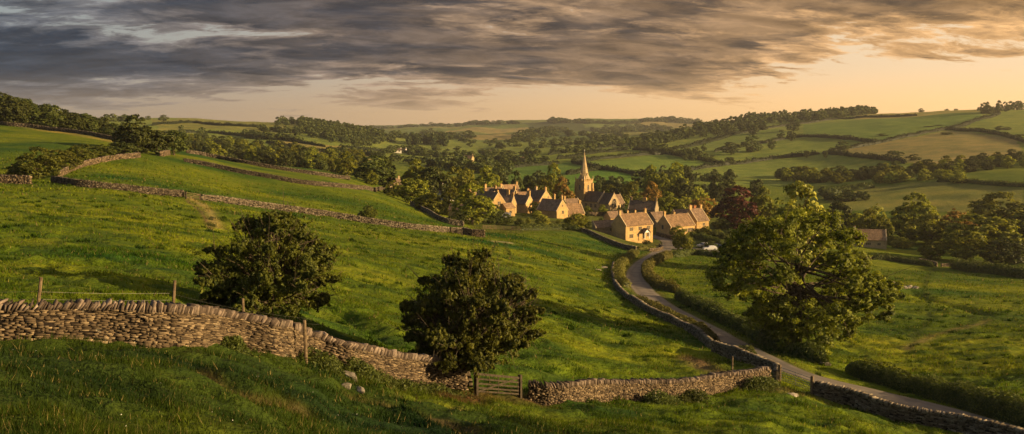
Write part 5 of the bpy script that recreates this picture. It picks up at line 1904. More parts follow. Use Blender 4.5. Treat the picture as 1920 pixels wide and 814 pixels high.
HB = [
    # lane side
    ([(1590, 697), (1630, 712), (1680, 728), (1760, 752), (1850, 776), (1960, 805)], 1.75, 2.0, 0.13, 620, 'hedge', 'broad dark hedge along the lane opposite the dark stone wall', 60),
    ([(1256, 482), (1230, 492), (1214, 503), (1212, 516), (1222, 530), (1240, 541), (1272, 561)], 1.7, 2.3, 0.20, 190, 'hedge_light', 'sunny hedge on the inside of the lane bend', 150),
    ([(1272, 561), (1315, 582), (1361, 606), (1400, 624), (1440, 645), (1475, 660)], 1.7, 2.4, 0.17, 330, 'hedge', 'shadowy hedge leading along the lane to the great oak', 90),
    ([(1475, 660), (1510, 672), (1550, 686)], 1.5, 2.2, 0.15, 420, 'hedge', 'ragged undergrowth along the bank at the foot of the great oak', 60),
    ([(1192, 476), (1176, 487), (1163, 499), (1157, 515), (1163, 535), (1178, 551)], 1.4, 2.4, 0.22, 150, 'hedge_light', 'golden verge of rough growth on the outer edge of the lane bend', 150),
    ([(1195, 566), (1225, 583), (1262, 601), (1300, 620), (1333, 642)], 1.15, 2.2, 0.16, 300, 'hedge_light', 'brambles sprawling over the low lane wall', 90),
    ([(1375, 668), (1395, 674), (1412, 681)], 1.15, 1.4, 0.13, 380, 'hedge', 'single bramble mound half covering the tumbledown wall', 60),
    # gardens
    ([(1262, 481), (1300, 478), (1330, 480), (1368, 484)], 1.6, 2.2, 0.28, 90, 'hedge', 'garden hedge between the parked cars and the oak meadow', 200),
    ([(1292, 445), (1320, 451), (1352, 459)], 2.1, 2.6, 0.28, 100, 'hedge', 'clipped dark hedge running from the long low cottage towards the beech', 200),
    ([(1302, 436), (1330, 441), (1362, 448)], 1.8, 2.6, 0.28, 100, 'hedge', 'clipped hedge in front of the tall cross wing', 200),
    ([(960, 432), (1000, 431), (1045, 430), (1090, 434)], 1.7, 2.4, 0.28, 95, 'hedge', 'garden hedge above the grazed pasture below the village', 200),
    ([(1632, 486), (1670, 489), (1720, 496), (1750, 501)], 1.8, 2.2, 0.28, 100, 'hedge', 'dark hedge from the lone barn to the meadow corner', 150),
    ([(1790, 503), (1850, 512), (1940, 524)], 3.0, 4.0, 0.32, 120, 'hedge', 'deep shady growth under the big trees edging the oak meadow', 150),
    ([(1195, 469), (1212, 467), (1228, 467)], 0.9, 1.4, 0.25, 110, 'hedge_light', 'low garden border in front of the cottage with the porch', 150),
    # fields beyond
    ([(1540, 368), (1573, 361), (1639, 352)], 4.0, 5.0, 0.55, 42, 'hedge', 'thick hedge dividing the two flat fields past the barn', 300),
    ([(1757, 341), (1816, 343), (1860, 347), (1960, 352)], 2.6, 3.2, 0.55, 30, 'hedge', 'hedge along the far edge of the broad pale field', 300),
]
for i, (pix, h, w, lf, pm, mt, lab, rm) in enumerate(HB):
    hedge(pix, h, w, lf, pm, mt, lab, seed=i + 3, rmin=rm)
M['hedge_far'] = mat_leaf('far_hedge_leaves', (0.012, 0.020, 0.006), (0.036, 0.046, 0.013), rnd_obj=0.1)
HFAR = [
    ([(1290, 320), (1359, 310), (1440, 300), (1536, 289)], 'hedge below the wide middle field on the hill'),
    ([(1543, 288), (1600, 294), (1654, 300), (1698, 307)], 'hedge slanting down from the lone round tree to the wood'),
    ([(1551, 287), (1643, 270), (1716, 255), (1779, 243), (1835, 226), (1875, 214)], 'long hedge climbing the hill to the clump at its top'),
    ([(1340, 285), (1400, 274), (1462, 263), (1506, 257), (1570, 260), (1643, 268)], 'hedge above the middle field of the hill'),
    ([(1300, 272), (1350, 259), (1396, 249), (1477, 236), (1558, 225), (1640, 220), (1720, 217)], 'uppermost hedge winding across the hill'),
    ([(1780, 243), (1853, 250), (1905, 262), (1960, 278)], 'hedge over the brown slope'),
    ([(940, 316), (1000, 311), (1048, 307)], 'hedge of the flat meadow west of the spire'),
    ([(1072, 306), (1100, 311), (1131, 318)], 'short hedge running into the crossing behind the spire'),
    ([(1131, 318), (1165, 323), (1202, 331)], 'hedge running on from the crossing behind the spire'),
    ([(1062, 328), (1095, 323), (1131, 318)], 'hedge just behind the spire below the crossing'),
    ([(1072, 305), (1120, 299), (1166, 295), (1243, 290)], 'second hedge above the spire'),
    ([(1045, 299), (1107, 289), (1178, 280)], 'third hedge above the spire'),
    ([(1028, 291), (1100, 283), (1178, 273)], 'faint hedge in the valley fields high above the spire'),
    ([(1187, 281), (1255, 290), (1308, 299), (1358, 309)], 'bushy hedge coming down from the ridge wood'),
    ([(1263, 281), (1343, 264), (1388, 251), (1440, 242)], 'hedge across the green slope below the ridge wood'),
    ([(500, 268), (560, 280), (640, 288), (705, 292)], 'hedge between the valley strips below the wooded hill'),
    ([(640, 276), (700, 283), (780, 288)], 'hedge of the upper valley strip'),
    ([(520, 262), (560, 268), (610, 276)], 'hedge under the straw coloured patch'),
    ([(285, 236), (360, 231), (430, 236), (500, 240)], 'hedge over the crown of the bare hill'),
    ([(300, 250), (400, 250), (470, 256)], 'hedge around the lower shoulder of the bare hill'),
]
for i, (pix, lab) in enumerate(HFAR):
    hedge(pix, 3.6, 3.4, 0.9, 10, 'hedge_far', lab, seed=40 + i, rmin=330, lump=0.5)

# ------------------------------------------------------------ trees one can tell apart
G_HT = 'hedgerow trees scattered over the far hill'
def YH(px, py):
    return hit(px, py, 60).y + 3.5


T_ = [
    # left slope
    (258, 213, 252, 74, 'm', 'tree_dark', 'tallest dark tree of the group on the brow of the slope'),
    (238, 238, 258, 50, 'm', 'tree_dark', 'dark side tree leaning from the tallest of the brow group'),
    (294, 238, 256, 64, 'm', 'tree_dark', 'middle tree of the brow group above the sunlit wall stub'),
    (326, 238, 268, 58, 'm', 'tree_dark', 'last rounded tree of the brow group before the open wall'),
    (230, 262, YH(230, 292), 54, 'b', 'tree_dark', 'low round bush between the tall brow trees and the sunlit wall'),
    (72, 276, YH(72, 338), 74, 'm', 'hawthorn', 'largest hawthorn of the clump over the wall corner'),
    (34, 303, YH(34, 336), 34, 'b', 'hawthorn', 'low shaded thorn at the end of the sunlit wall'),
    (118, 275, YH(118, 325), 62, 'm', 'hawthorn', 'second hawthorn of the row behind the climbing wall'),
    (150, 266, YH(150, 311), 52, 'm', 'hawthorn', 'third hawthorn of the row behind the climbing wall'),
    (185, 268, YH(185, 302), 56, 'b', 'hawthorn', 'last and lowest hawthorn of the row behind the climbing wall'),
    (690, 384, 196, 36, 'b', 'hawthorn', 'single round thorn bush above the long rubble wall'),
    # head of the village pasture
    (651, 289, 380, 34, 'm', 'tree', 'yellowish tree standing at the end of the upper hillside wall'),
    (700, 297, 345, 66, 'm', 'tree_dark', 'broad dark sycamore where the middle wall ends'),
    (722, 300, 352, 36, 'm', 'tree_dark', 'second crown behind the broad dark sycamore'),
    (697, 322, 322, 20, 'b', 'tree', 'pale young tree in front of the broad dark sycamore'),
    (737, 341, 300, 28, 'b', 'tree', 'rusty thorn bush at the end of the middle wall'),
    (779, 300, 350, 44, 'm', 'tree', 'sunlit domed tree above the pale boundary wall'),
    (815, 306, 345, 54, 'm', 'tree_dark', 'dark domed tree next to the whitewashed gable'),
    (773, 332, 288, 54, 'm', 'tree', 'large leafy tree with lit top over the boundary wall'),
    (800, 362, 268, 48, 'm', 'tree', 'lower full tree close behind the boundary wall'),
    (822, 378, 262, 34, 'b', 'tree_light', 'light green tree by the boundary wall'),
    (846, 352, 300, 42, 'm', 'tree', 'tree between the boundary wall and the village roofs'),
    (863, 308, 378, 50, 'm', 'tree', 'tall rounded tree behind the topmost chimneys'),
    (911, 308, 388, 56, 'm', 'tree', 'tall tree with sunlit right side behind the upper street'),
    (886, 350, 262, 66, 'm', 'tree', 'feathery sunlit willow standing at the pasture corner'),
    (858, 398, 252, 26, 'b', 'tree_dark', 'dark holly at the foot of the willow'),
    (940, 322, 420, 34, 'm', 'tree_dark', 'dark narrow tree beyond the upper street'),
    (969, 320, 430, 26, 'm', 'tree_dark', 'small dark tree on the meadow edge over the street'),
    (991, 321, 415, 30, 'm', 'tree_dark', 'second dark tree on the meadow edge over the street'),
    (1017, 328, 385, 48, 'm', 'tree', 'brownish domed tree behind the tall stone house'),
    (1037, 308, 405, 40, 'm', 'tree', 'tall lit tree rising west of the spire'),
    (1054, 330, 392, 38, 'm', 'tree_gold', 'russet tree close to the church tower'),
    (1047, 355, 360, 28, 'b', 'tree_dark', 'black yew beside the tall stone house'),
    (1016, 360, 372, 30, 'b', 'tree', 'bushy tree behind the roof with the slim chimneys'),
    (1121, 330, 470, 24, 'm', 'tree_dark', 'round dark tree directly beyond the spire'),
    (1142, 342, 455, 30, 'm', 'tree', 'soft green tree beyond the chancel'),
    (1160, 338, 440, 32, 'm', 'tree_dark', 'dark tree rising behind the vestry'),
    (1182, 334, 430, 44, 'm', 'tree', 'large tree with coppery top behind the vestry'),
    (1221, 341, 410, 38, 'm', 'tree_gold', 'bright orange autumn tree above the three chimneys'),
    (1252, 358, 385, 46, 'm', 'tree', 'green tree with lit top next to the orange one'),
    (1201, 362, 400, 34, 'b', 'tree', 'low tree just behind the three chimneys'),
    (1222, 311, 500, 34, 'm', 'tree', 'pointed pair of trees in the meadow past the orange tree'),
    (1243, 322, 490, 34, 'm', 'tree', 'pale tree in front of the tallest meadow group'),
    (1268, 306, 500, 44, 'm', 'tree', 'tallest crown of the meadow group beyond the village'),
    (1285, 312, 505, 34, 'm', 'tree_dark', 'dark shoulder of the tallest meadow group'),
    (1276, 332, 440, 46, 'm', 'tree_dark', 'dark wide tree halfway to the meadow group'),
    (1281, 362, 385, 32, 'b', 'tree_light', 'silvery willow bush over the long low cottage'),
    (1307, 348, 420, 36, 'b', 'tree_light', 'pale round willow past the long low cottage'),
    (1318, 364, 385, 56, 'b', 'tree_gold', 'straw coloured thicket behind the cross wing'),
    (1342, 330, 480, 26, 'm', 'tree_dark', 'small dark tree below the hedge crossing on the hill'),
    (1362, 327, 490, 34, 'm', 'tree_dark', 'round dark tree beyond the copper beech'),
    (1418, 330, 490, 28, 'm', 'tree_dark', 'isolated round tree in the field past the copper beech'),
    (1378, 351, 350, 82, 'm', 'beech', 'deep red copper beech at the edge of the village'),
    (1352, 405, 345, 30, 'b', 'tree_dark', 'dark shrub under the copper beech'),
    (1430, 348, 352, 52, 'm', 'tree', 'bright green tree next to the copper beech'),
    (1495, 343, 205, 112, 'm', 'tree_light', 'tall lit lime rising over the great oak from behind'),
    (1404, 440, 300, 44, 'b', 'tree_dark', 'dark garden tree left of the great oak crown'.replace('left of', 'peeping past')),
    (1281, 428, 268, 38, 'b', 'tree', 'round sunlit tree between the lane and the parked cars'),
    (1212, 449, 290, 16, 'b', 'tree_dark', 'dark clipped shrub beside the cottage porch'),
    (1567, 370, 330, 62, 'm', 'tree_dark', 'dark tree between the lime and the barn'),
    (1600, 392, 325, 50, 'm', 'tree', 'green tree behind the barn annexe'),
    (1628, 392, 318, 50, 'm', 'tree', 'full green tree directly behind the barn roof'),
    (1640, 378, 345, 44, 'b', 'tree_light', 'pale willow behind the barn trees'),
    (1655, 400, 312, 40, 'b', 'tree', 'low rounded tree at the gable of the barn'),
    (1711, 359, 330, 88, 'm', 'tree', 'tall sunlit ash standing alone above the barn hedge'),
    (1690, 444, 300, 44, 'b', 'tree', 'bushy tree at the sunny gable of the barn'),
    (1746, 402, 312, 84, 'm', 'tree', 'wide brownish tree near the meadow corner'),
    (1745, 449, 272, 40, 'b', 'tree', 'round bush over the meadow corner wall'),
    (1792, 388, 330, 66, 'b', 'tree_gold', 'straw coloured willow among the big meadow trees'),
    (1838, 394, 285, 124, 'm', 'tree', 'huge spreading tree on the edge of the oak meadow'),
    (1808, 424, 268, 80, 'm', 'tree', 'full tree in front of the huge spreading one'),
    (1875, 361, 345, 112, 'm', 'tree', 'tall pale-leaved tree behind the huge spreading one'),
    (1908, 400, 300, 74, 'm', 'tree_dark', 'dark tree at the end of the oak meadow'),
    (1945, 380, 300, 90, 'm', 'tree', 'tree half beyond the end of the oak meadow'),
    (1880, 440, 262, 80, 'b', 'tree_dark', 'low dark thicket under the huge spreading tree'),
    # far hill, single trees
    (1369, 292, 770, 20, 'f', None, 'round tree at the junction of two hill hedges'),
    (1580, 265, 800, 28, 'f', None, 'round tree above the kinked hill hedge'),
    (1677, 280, 690, 30, 'f', None, 'solitary flat-crowned tree in the middle of the wide hill field'),
    (1713, 289, 660, 24, 'f', None, 'round tree just over the wood on the hill side'),
    (1774, 247, 880, 24, 'f', None, 'solitary tree on the brown slope'),
    (1655, 250, 930, 18, 'f', None, 'upright pale tree on the long climbing hedge'),
    (1694, 254, 900, 10, 'f', None, 'small bush beside the upright pale tree'),
    (1589, 254, 970, 11, 'f', None, 'small round bush above the kinked hill hedge'),
    (1548, 280, 760, 8, 'f', None, 'hedge bush at the corner of the wide middle field'),
    (1512, 280, 790, 12, 'f', None, 'bush on the hedge below the middle field'),
    (1371, 262, 880, 34, 'f', None, 'larger of the two thickets on the middle slope'),
    (1409, 254, 900, 36, 'f', None, 'pale rounded thicket on the middle slope'),
    (1447, 258, 905, 16, 'f', None, 'small thicket at the end of the middle slope'),
    (1487, 222, 1150, 26, 'f', None, 'pale tree standing clear of the ridge wood'),
    (1483, 243, 1000, 18, 'f', None, 'dark tree under the pale one on the ridge slope'),
    (1412, 233, 1150, 22, 'f', None, 'dome shaped tree against the ridge wood'),
    (1464, 243, 1040, 14, 'f', None, 'short dark tree on the upper winding hedge'),
    (1742, 245, 1000, 18, 'f', None, 'pair of bushes high on the climbing hedge'),
    (1760, 236, 1020, 18, 'f', None, 'upper bush of the climbing hedge'),
    (1727, 203, 1400, 10, 'f', None, 'first of three tiny trees on the skyline'),
    (1775, 203, 1380, 8, 'f', None, 'middle one of three tiny trees on the skyline'),
    (1792, 203, 1370, 8, 'f', None, 'last of three tiny trees on the skyline'),
    (1791, 240, 960, 10, 'f', None, 'low bush on the brow of the brown slope'),
    (1826, 243, 930, 9, 'f', None, 'second low bush on the brow of the brown slope'),
    (1875, 236, 920, 18, 'f', None, 'dark tree of the high hedge corner'),
    (1888, 238, 915, 16, 'f', None, 'second dark tree of the high hedge corner'),
    (1916, 262, 800, 26, 'f', None, 'dark tree on the far shoulder of the brown slope'),
    (1320, 268, 950, 10, 'f', None, 'bush on the hedge across the green slope'),
    (1111, 280, 1000, 14, 'f', None, 'round tree standing over the third hedge above the spire'),
    (1152, 276, 1050, 9, 'f', None, 'small tree at the end of the third hedge above the spire'),
    (1284, 285, 830, 12, 'f', None, 'lower tree of the bushy hedge from the ridge wood'),
    (1298, 286, 820, 13, 'f', None, 'tree near the bottom of the bushy hedge from the ridge wood'),
    (1324, 288, 800, 15, 'f', None, 'single tree past the bottom of the bushy hedge'),
    (1335, 291, 790, 12, 'f', None, 'last small tree past the bottom of the bushy hedge'),
    (278, 216, 1290, 10, 'f', None, 'small round tree on the skyline of the bare hill'),
    (306, 215, 1290, 18, 'f', None, 'double tree on the skyline of the bare hill'),
    (340, 234, 950, 14, 'f', None, 'dark tree on the flank of the bare hill'),
    (380, 238, 900, 20, 'f', None, 'pair of trees low on the flank of the bare hill'),
]
for (px, yt, Y, w, kd, mt, lab) in T_:
    big = 1.18 if 640 < px < 900 and 250 < Y < 400 else 1.0
    tree_px(px, yt - (4 if big > 1 else 0), Y, w * big, kd, lab, mt)


def wood(line, n, hr, wr, depth, kind, mat, label, group, seed, rmin=100, taper=0.0):
    rg = random.Random(seed)
    for i in range(n):
        t = (i + rg.uniform(0.1, 0.9)) / n * (len(line) - 1)
        k = min(int(t), len(line) - 2)
        a, b = line[k], line[k + 1]
        px = a[0] + (b[0] - a[0]) * (t - k)
        py = a[1] + (b[1] - a[1]) * (t - k)
        Y = hit(px, py, rmin).y * (1 + depth * rg.random() ** 1.2)
        p = at(px, Y)
        h = rg.uniform(*hr) * (1 - taper * i / n)
        w = rg.uniform(*wr) * (1 - 0.6 * taper * i / n)
        n_ = {'m': 4, 'f': 3, 'b': 2}[kind]
        p.z -= 0.4
        put_tree(KIN['%s%d' % (kind, rg.randrange(n_))], p, w, h, rg.uniform(0, 6.28), label, 'tree', group, rg.choice(mat) if mat else None)


wood([(-60, 226), (0, 233), (60, 238), (130, 246), (212, 258)], 58, (11.0, 14.0), (11, 16), 0.14, 'm', ['tree_dark'], 'dark broadleaf tree in the wood along the hilltop', 'trees of the hilltop wood', 1, 250, 0.42)
wood([(205, 255), (215, 262)], 3, (5.5, 7), (8, 10), 0.03, 'm', ['tree_dark'], 'dark broadleaf tree in the wood along the hilltop', 'trees of the hilltop wood', 2, 250)
wood([(1462, 340), (1520, 343), (1580, 344), (1669, 337), (1761, 329), (1850, 320), (1950, 312)], 62, (6.5, 10.0), (9, 13), 0.07, 'm', ['tree', 'tree_dark', 'tree', 'tree_dark'],
     'broadleaf tree in the band of wood at the foot of the hill', 'trees of the wood at the foot of the hill', 3, 300)
wood([(1640, 345), (1680, 345), (1760, 338), (1800, 345)], 7, (7, 9), (10, 13), 0.02, 'b', ['tree', 'tree_light'], 'broadleaf tree in the band of wood at the foot of the hill', 'trees of the wood at the foot of the hill', 33, 300)
wood([(1196, 281), (1240, 287), (1290, 296), (1310, 301)], 16, (8, 12), (10, 15), 0.03, 'f', None, 'leafy tree in the line coming down from the ridge', 'trees of the line coming down from the ridge', 4, 400)
wood([(1840, 222), (1870, 214), (1900, 208), (1940, 206)], 14, (9, 16), (9, 15), 0.06, 'f', None, 'dark tree in the clump at the top of the hill', 'trees of the clump at the top of the hill', 5, 600)
# belt of trees beyond the brow of the near slope
for k, (Y0, n_, y0) in enumerate([(520, 26, 0), (620, 30, 0), (730, 26, 0)]):
    rg = random.Random(50 + k)
    for i in range(n_):
        px = 345 + (i + rg.random()) * (330 / n_)
        p = at(px, Y0 * rg.uniform(0.96, 1.06))
        want = 260 + 34 * (px - 345) / 330 - 6 * k + rg.uniform(-5, 7)
        h = max(5.0, min(13, z_at_row(want, p.y) - p.z))
        w = rg.uniform(10, 15)
        put_tree(KIN['m%d' % rg.randrange(4)], p, w, h, rg.uniform(0, 6.28), 'broadleaf tree in the belt of woodland beyond the brow of the slope', 'tree', 'trees of the belt beyond the brow', rg.choice(['tree', 'tree_dark', 'tree_dark']))

# ------------------------------------------------------------ garden shrubs and small trees between the houses
rg = random.Random(9)
cnt = 0
gpoly = [(868, 415), (890, 395), (905, 360), (1000, 352), (1150, 372), (1345, 395), (1368, 440), (1375, 470), (1290, 470), (1240, 440), (1215, 440), (1160, 432), (1110, 432), (1040, 427), (960, 427)]


def inside(poly, x, y):
    c = False
    for i in range(len(poly)):
        x1, y1 = poly[i]
        x2, y2 = poly[(i + 1) % len(poly)]
        if (y1 > y) != (y2 > y) and x < (x2 - x1) * (y - y1) / (y2 - y1) + x1:
            c = not c
    return c


while cnt < 125:
    px, py = rg.uniform(860, 1380), rg.uniform(352, 472)
    if not inside(gpoly, px, py):
        continue
    p = hit(px, py, 200)
    if any(math.hypot(p.x - x, p.y - y) < r_ + 1.5 for x, y, r_ in FOOT):
        continue
    if min(np.hypot(LANE[:, 0] - p.x, LANE[:, 1] - p.y)) < 4.5 or min(np.hypot(YARD[:, 0] - p.x, YARD[:, 1] - p.y)) < 6.5:
        continue
    cnt += 1
    h = rg.uniform(1.3, 3.4) if rg.random() < 0.8 else rg.uniform(3.5, 5.5)
    w = h * rg.uniform(1.0, 1.8)
    put_tree(KIN['b%d' % rg.randrange(2)], p, w, h, rg.uniform(0, 6.28), 'garden shrub growing between the village houses', 'shrub', 'shrubs of the village gardens', rg.choice(['tree', 'hedge', 'tree_dark', 'tree_light', 'hedge', 'tree']), 'shrub')


# ------------------------------------------------------------ distant woodland: reads as one mass
def far_template(seed):
    Vv, Fc, R, LC, lr = crown(seed, 1.0, 1.0, 5, 14, 5, 0.14, zb=0.0, spiky=0.03, flat=0.85, fill=0.25, rs=(0.22, 0.30))
    return Vv, R


FT = [far_template(400 + i) for i in range(5)]
FV, FR = [], []
rs_ = np.random.RandomState(77)


def far_tree(x, y, h, w, bright=0.0):
    V, R = FT[rs_.randint(5)]
    a = rs_.uniform(0, 2 * math.pi)
    c, s = math.cos(a), math.sin(a)
    X = V[:, 0] * c - V[:, 1] * s
    Yy = V[:, 0] * s + V[:, 1] * c
    z = Hh(x, y)
    FV.append(np.stack([x + X * w, y + Yy * w, z - 0.3 + V[:, 2] * h], 1).astype(np.float32))
    FR.append(np.clip(R * 0.8 + rs_.uniform(-0.15, 0.25) + bright, 0, 1).astype(np.float32))


def far_band(poly, rmin, spacing, hr=(9, 13), wr=(9, 14), bright=0.0, prob=1.0, rmax=None):
    """fill an area of ground, outlined as it is seen, with trees"""
    ws = [hit(a, b, rmin) for a, b in poly]
    xs, ys = [p.x for p in ws], [p.y for p in ws]
    P2 = [(p.x, p.y) for p in ws]
    for yy in np.arange(min(ys), max(ys), spacing):
        for xx in np.arange(min(xs), max(xs), spacing):
            x, y = xx + rs_.uniform(-.5, .5) * spacing, yy + rs_.uniform(-.5, .5) * spacing
            if rs_.rand() < prob and inside(P2, x, y):
                far_tree(x, y, rs_.uniform(*hr), rs_.uniform(*wr), bright)


def far_line(pix, rmin, n, hr=(8, 13), wr=(9, 14), depth=0.03, bright=0.0):
    pts = px_path(pix, 8.0, rmin)
    for i in range(n):
        k = rs_.rand() * (len(pts) - 1)
        j = int(k)
        p = pts[j] * (1 - k + j) + pts[j + 1] * (k - j)
        f = 1 + rs_.rand() * depth
        far_tree(p[0] * f, p[1] * f, rs_.uniform(*hr), rs_.uniform(*wr), bright)


# ridge wood on the sunny side
far_line([(1180, 280), (1216, 276), (1285, 262), (1343, 256), (1388, 250), (1440, 243)], 500, 90, depth=0.10)
far_line([(1200, 270), (1290, 255), (1350, 248), (1440, 238)], 600, 90, depth=0.14)
far_line([(1300, 250), (1380, 241), (1450, 233), (1505, 231), (1560, 223), (1640, 214)], 700, 130, (11, 16), (11, 16), depth=0.12)
far_line([(1400, 232), (1470, 224), (1560, 217), (1638, 211)], 800, 120, (14, 19), (11, 16), depth=0.12)
# wooded hill on the other side
far_line([(520, 236), (560, 237), (600, 240), (650, 247), (690, 256), (720, 265)], 700, 110, (9, 14), (10, 15), depth=0.10)
far_band([(560, 240), (610, 236), (690, 250), (730, 264), (690, 276), (620, 268), (580, 258)], 700, 13)
far_line([(455, 258), (500, 262), (560, 268)], 600, 26, (7, 11))
far_line([(490, 246), (530, 250), (575, 252)], 600, 26, (6, 10))
far_line([(200, 228), (235, 228)], 900, 14, (8, 11))
# valley floor
far_line([(620, 296), (660, 292), (720, 300), (800, 312), (850, 320)], 430, 50, (5, 8), (7, 11), depth=0.10)
far_line([(760, 290), (820, 296), (880, 300), (960, 306), (1030, 306)], 500, 56, (6, 10), depth=0.06)
far_line([(800, 320), (860, 322), (930, 328)], 430, 34, (8, 12), depth=0.12)
far_line([(715, 290), (780, 284), (860, 284)], 600, 30, (6, 9), depth=0.05)
far_line([(765, 272), (830, 274), (835, 275)], 800, 60, (14, 18), (8, 12), depth=0.05, bright=-0.25)
far_line([(900, 290), (980, 292), (1060, 288), (1130, 278), (1200, 268)], 600, 62, (6, 10), depth=0.05)
far_line([(880, 276), (960, 280), (1050, 276), (1120, 268), (1180, 262)], 700, 48, (6, 10), depth=0.05)
far_line([(860, 268), (960, 268), (1050, 266), (1150, 260)], 900, 40, (6, 10), depth=0.06)
far_line([(700, 268), (760, 264), (850, 266)], 900, 50, (8, 13), depth=0.2)

far_line([(930, 345), (950, 330), (945, 318)], 430, 16, (8, 12), depth=0.05)
far_line([(1205, 335), (1260, 338), (1330, 342), (1372, 340)], 430, 36, (5, 9), (7, 11), depth=0.05)
far_line([(1000, 345), (1050, 350), (1100, 352)], 410, 20, (5, 8), (7, 10), depth=0.04)
far_line([(1130, 355), (1180, 358), (1260, 365), (1340, 375)], 400, 44, (5, 9), (7, 10), depth=0.06)
far_line([(1540, 372), (1580, 380), (1640, 382)], 330, 18, (4, 7), (6, 9), depth=0.05)
# far hills
for pix, n, hr in ([(1030, 232), (1066, 231)], 34, (14, 20)), ([(1076, 232), (1112, 232)], 30, (12, 16)), ([(1200, 230), (1262, 229)], 60, (16, 20)), ([(1120, 233), (1200, 231)], 26, (10, 14)), \
        ([(1262, 231), (1310, 233)], 24, (12, 18)), ([(690, 240), (800, 237)], 20, (10, 14)), ([(880, 234), (980, 233)], 40, (12, 16)), ([(800, 238), (880, 236)], 16, (8, 12)):
    far_line(pix, 1900, n, hr, (22, 34), depth=0.03, bright=-0.1)
far_band([(960, 262), (1030, 240), (1060, 246), (1050, 256), (990, 268)], 1500, 30, (12, 16), (22, 32), prob=0.8)
far_band([(1120, 240), (1240, 236), (1260, 246), (1180, 250), (1120, 248)], 1700, 34, (12, 16), (24, 34), prob=0.7)
far_band([(720, 256), (800, 248), (900, 256), (880, 264), (760, 266)], 1500, 30, (12, 16), (22, 32), prob=0.55)
far_line([(1060, 250), (1100, 258), (1140, 262)], 1500, 20, (10, 14), (18, 26))
far_line([(1110, 244), (1150, 252), (1200, 256)], 1500, 20, (10, 14), (18, 26))
V = np.concatenate(FV)
R = np.concatenate(FR)
me = mesh_np('distant_woodland', V, np.arange(len(V)).reshape(-1, 4), {'rnd': R})
o = obj('distant_woodland', me, M['far_leaf'])
tag(o, 'far-off woods and copses merging over the valley and ridges', 'woodland', kind='stuff')
print('far trees', len(FV))


# ------------------------------------------------------------ rough growth by the walls
def undergrowth(pix, spread, n, h, leaf, mat, label, seed, rmin=9.0):
    rs2 = np.random.RandomState(seed)
    path = px_path(pix, 0.3, rmin)
    k = rs2.randint(0, len(path), n)
    off = np.array([*path[len(path) // 2], 0.0])
    off[2] = Hh(off[0], off[1])
    c = path[k] + rs2.normal(0, spread, (n, 2))
    g = grid_lookup(ZG, c[:, 0], c[:, 1]) + CAMZ
    env = np.clip(1.0 - (np.linalg.norm(c - path[k], axis=1) / (spread * 2.4)) ** 2, 0.15, 1) * (0.75 + 0.9 * fbm(c[:, 0] / 0.9, c[:, 1] / 0.9, 3))
    z = g + h * env * rs2.rand(n) ** 0.6
    C = np.stack([c[:, 0], c[:, 1], z], 1) - off
    V, Fc = leaf_quads(C, rs2.normal(size=(n, 3)) * 0.5 + np.array([0, -0.5, 0.7]), leaf, rs2, 2.0)
    me = mesh_np('undergrowth', V, Fc, {'rnd': np.repeat(np.clip(rs2.normal(0.5, 0.22, n), 0, 1), 4)})
    o = obj('undergrowth', me, M[mat], None, off)
    return tag(o, label, 'undergrowth', kind='stuff')


undergrowth([(595, 688), (630, 693), (670, 704), (705, 716)], 0.42, 9000, 0.95, 0.07, 'hedge', 'nettles and tall weeds against the long wall', 1)
undergrowth([(434, 654), (448, 656)], 0.22, 1500, 0.65, 0.06, 'hedge', 'single clump of weeds at the foot of the long wall', 2)
undergrowth([(720, 720), (800, 736), (860, 744)], 0.45, 4500, 0.5, 0.07, 'hedge', 'sparse weeds under the hawthorn along the wall foot', 3)
undergrowth([(1215, 754), (1240, 756), (1262, 752)], 0.4, 2600, 0.75, 0.08, 'hedge', 'clump of weeds against the curving wall', 4)
undergrowth([(1280, 752), (1310, 746)], 0.4, 1500, 0.5, 0.08, 'hedge', 'low weeds a little further along the curving wall', 6)
undergrowth([(1408, 731), (1430, 728), (1442, 724)], 0.5, 3600, 0.95, 0.08, 'hedge', 'tall weeds at the pillar end of the curving wall', 5)

# ------------------------------------------------------------ meadow grass
GV, GC = [], []


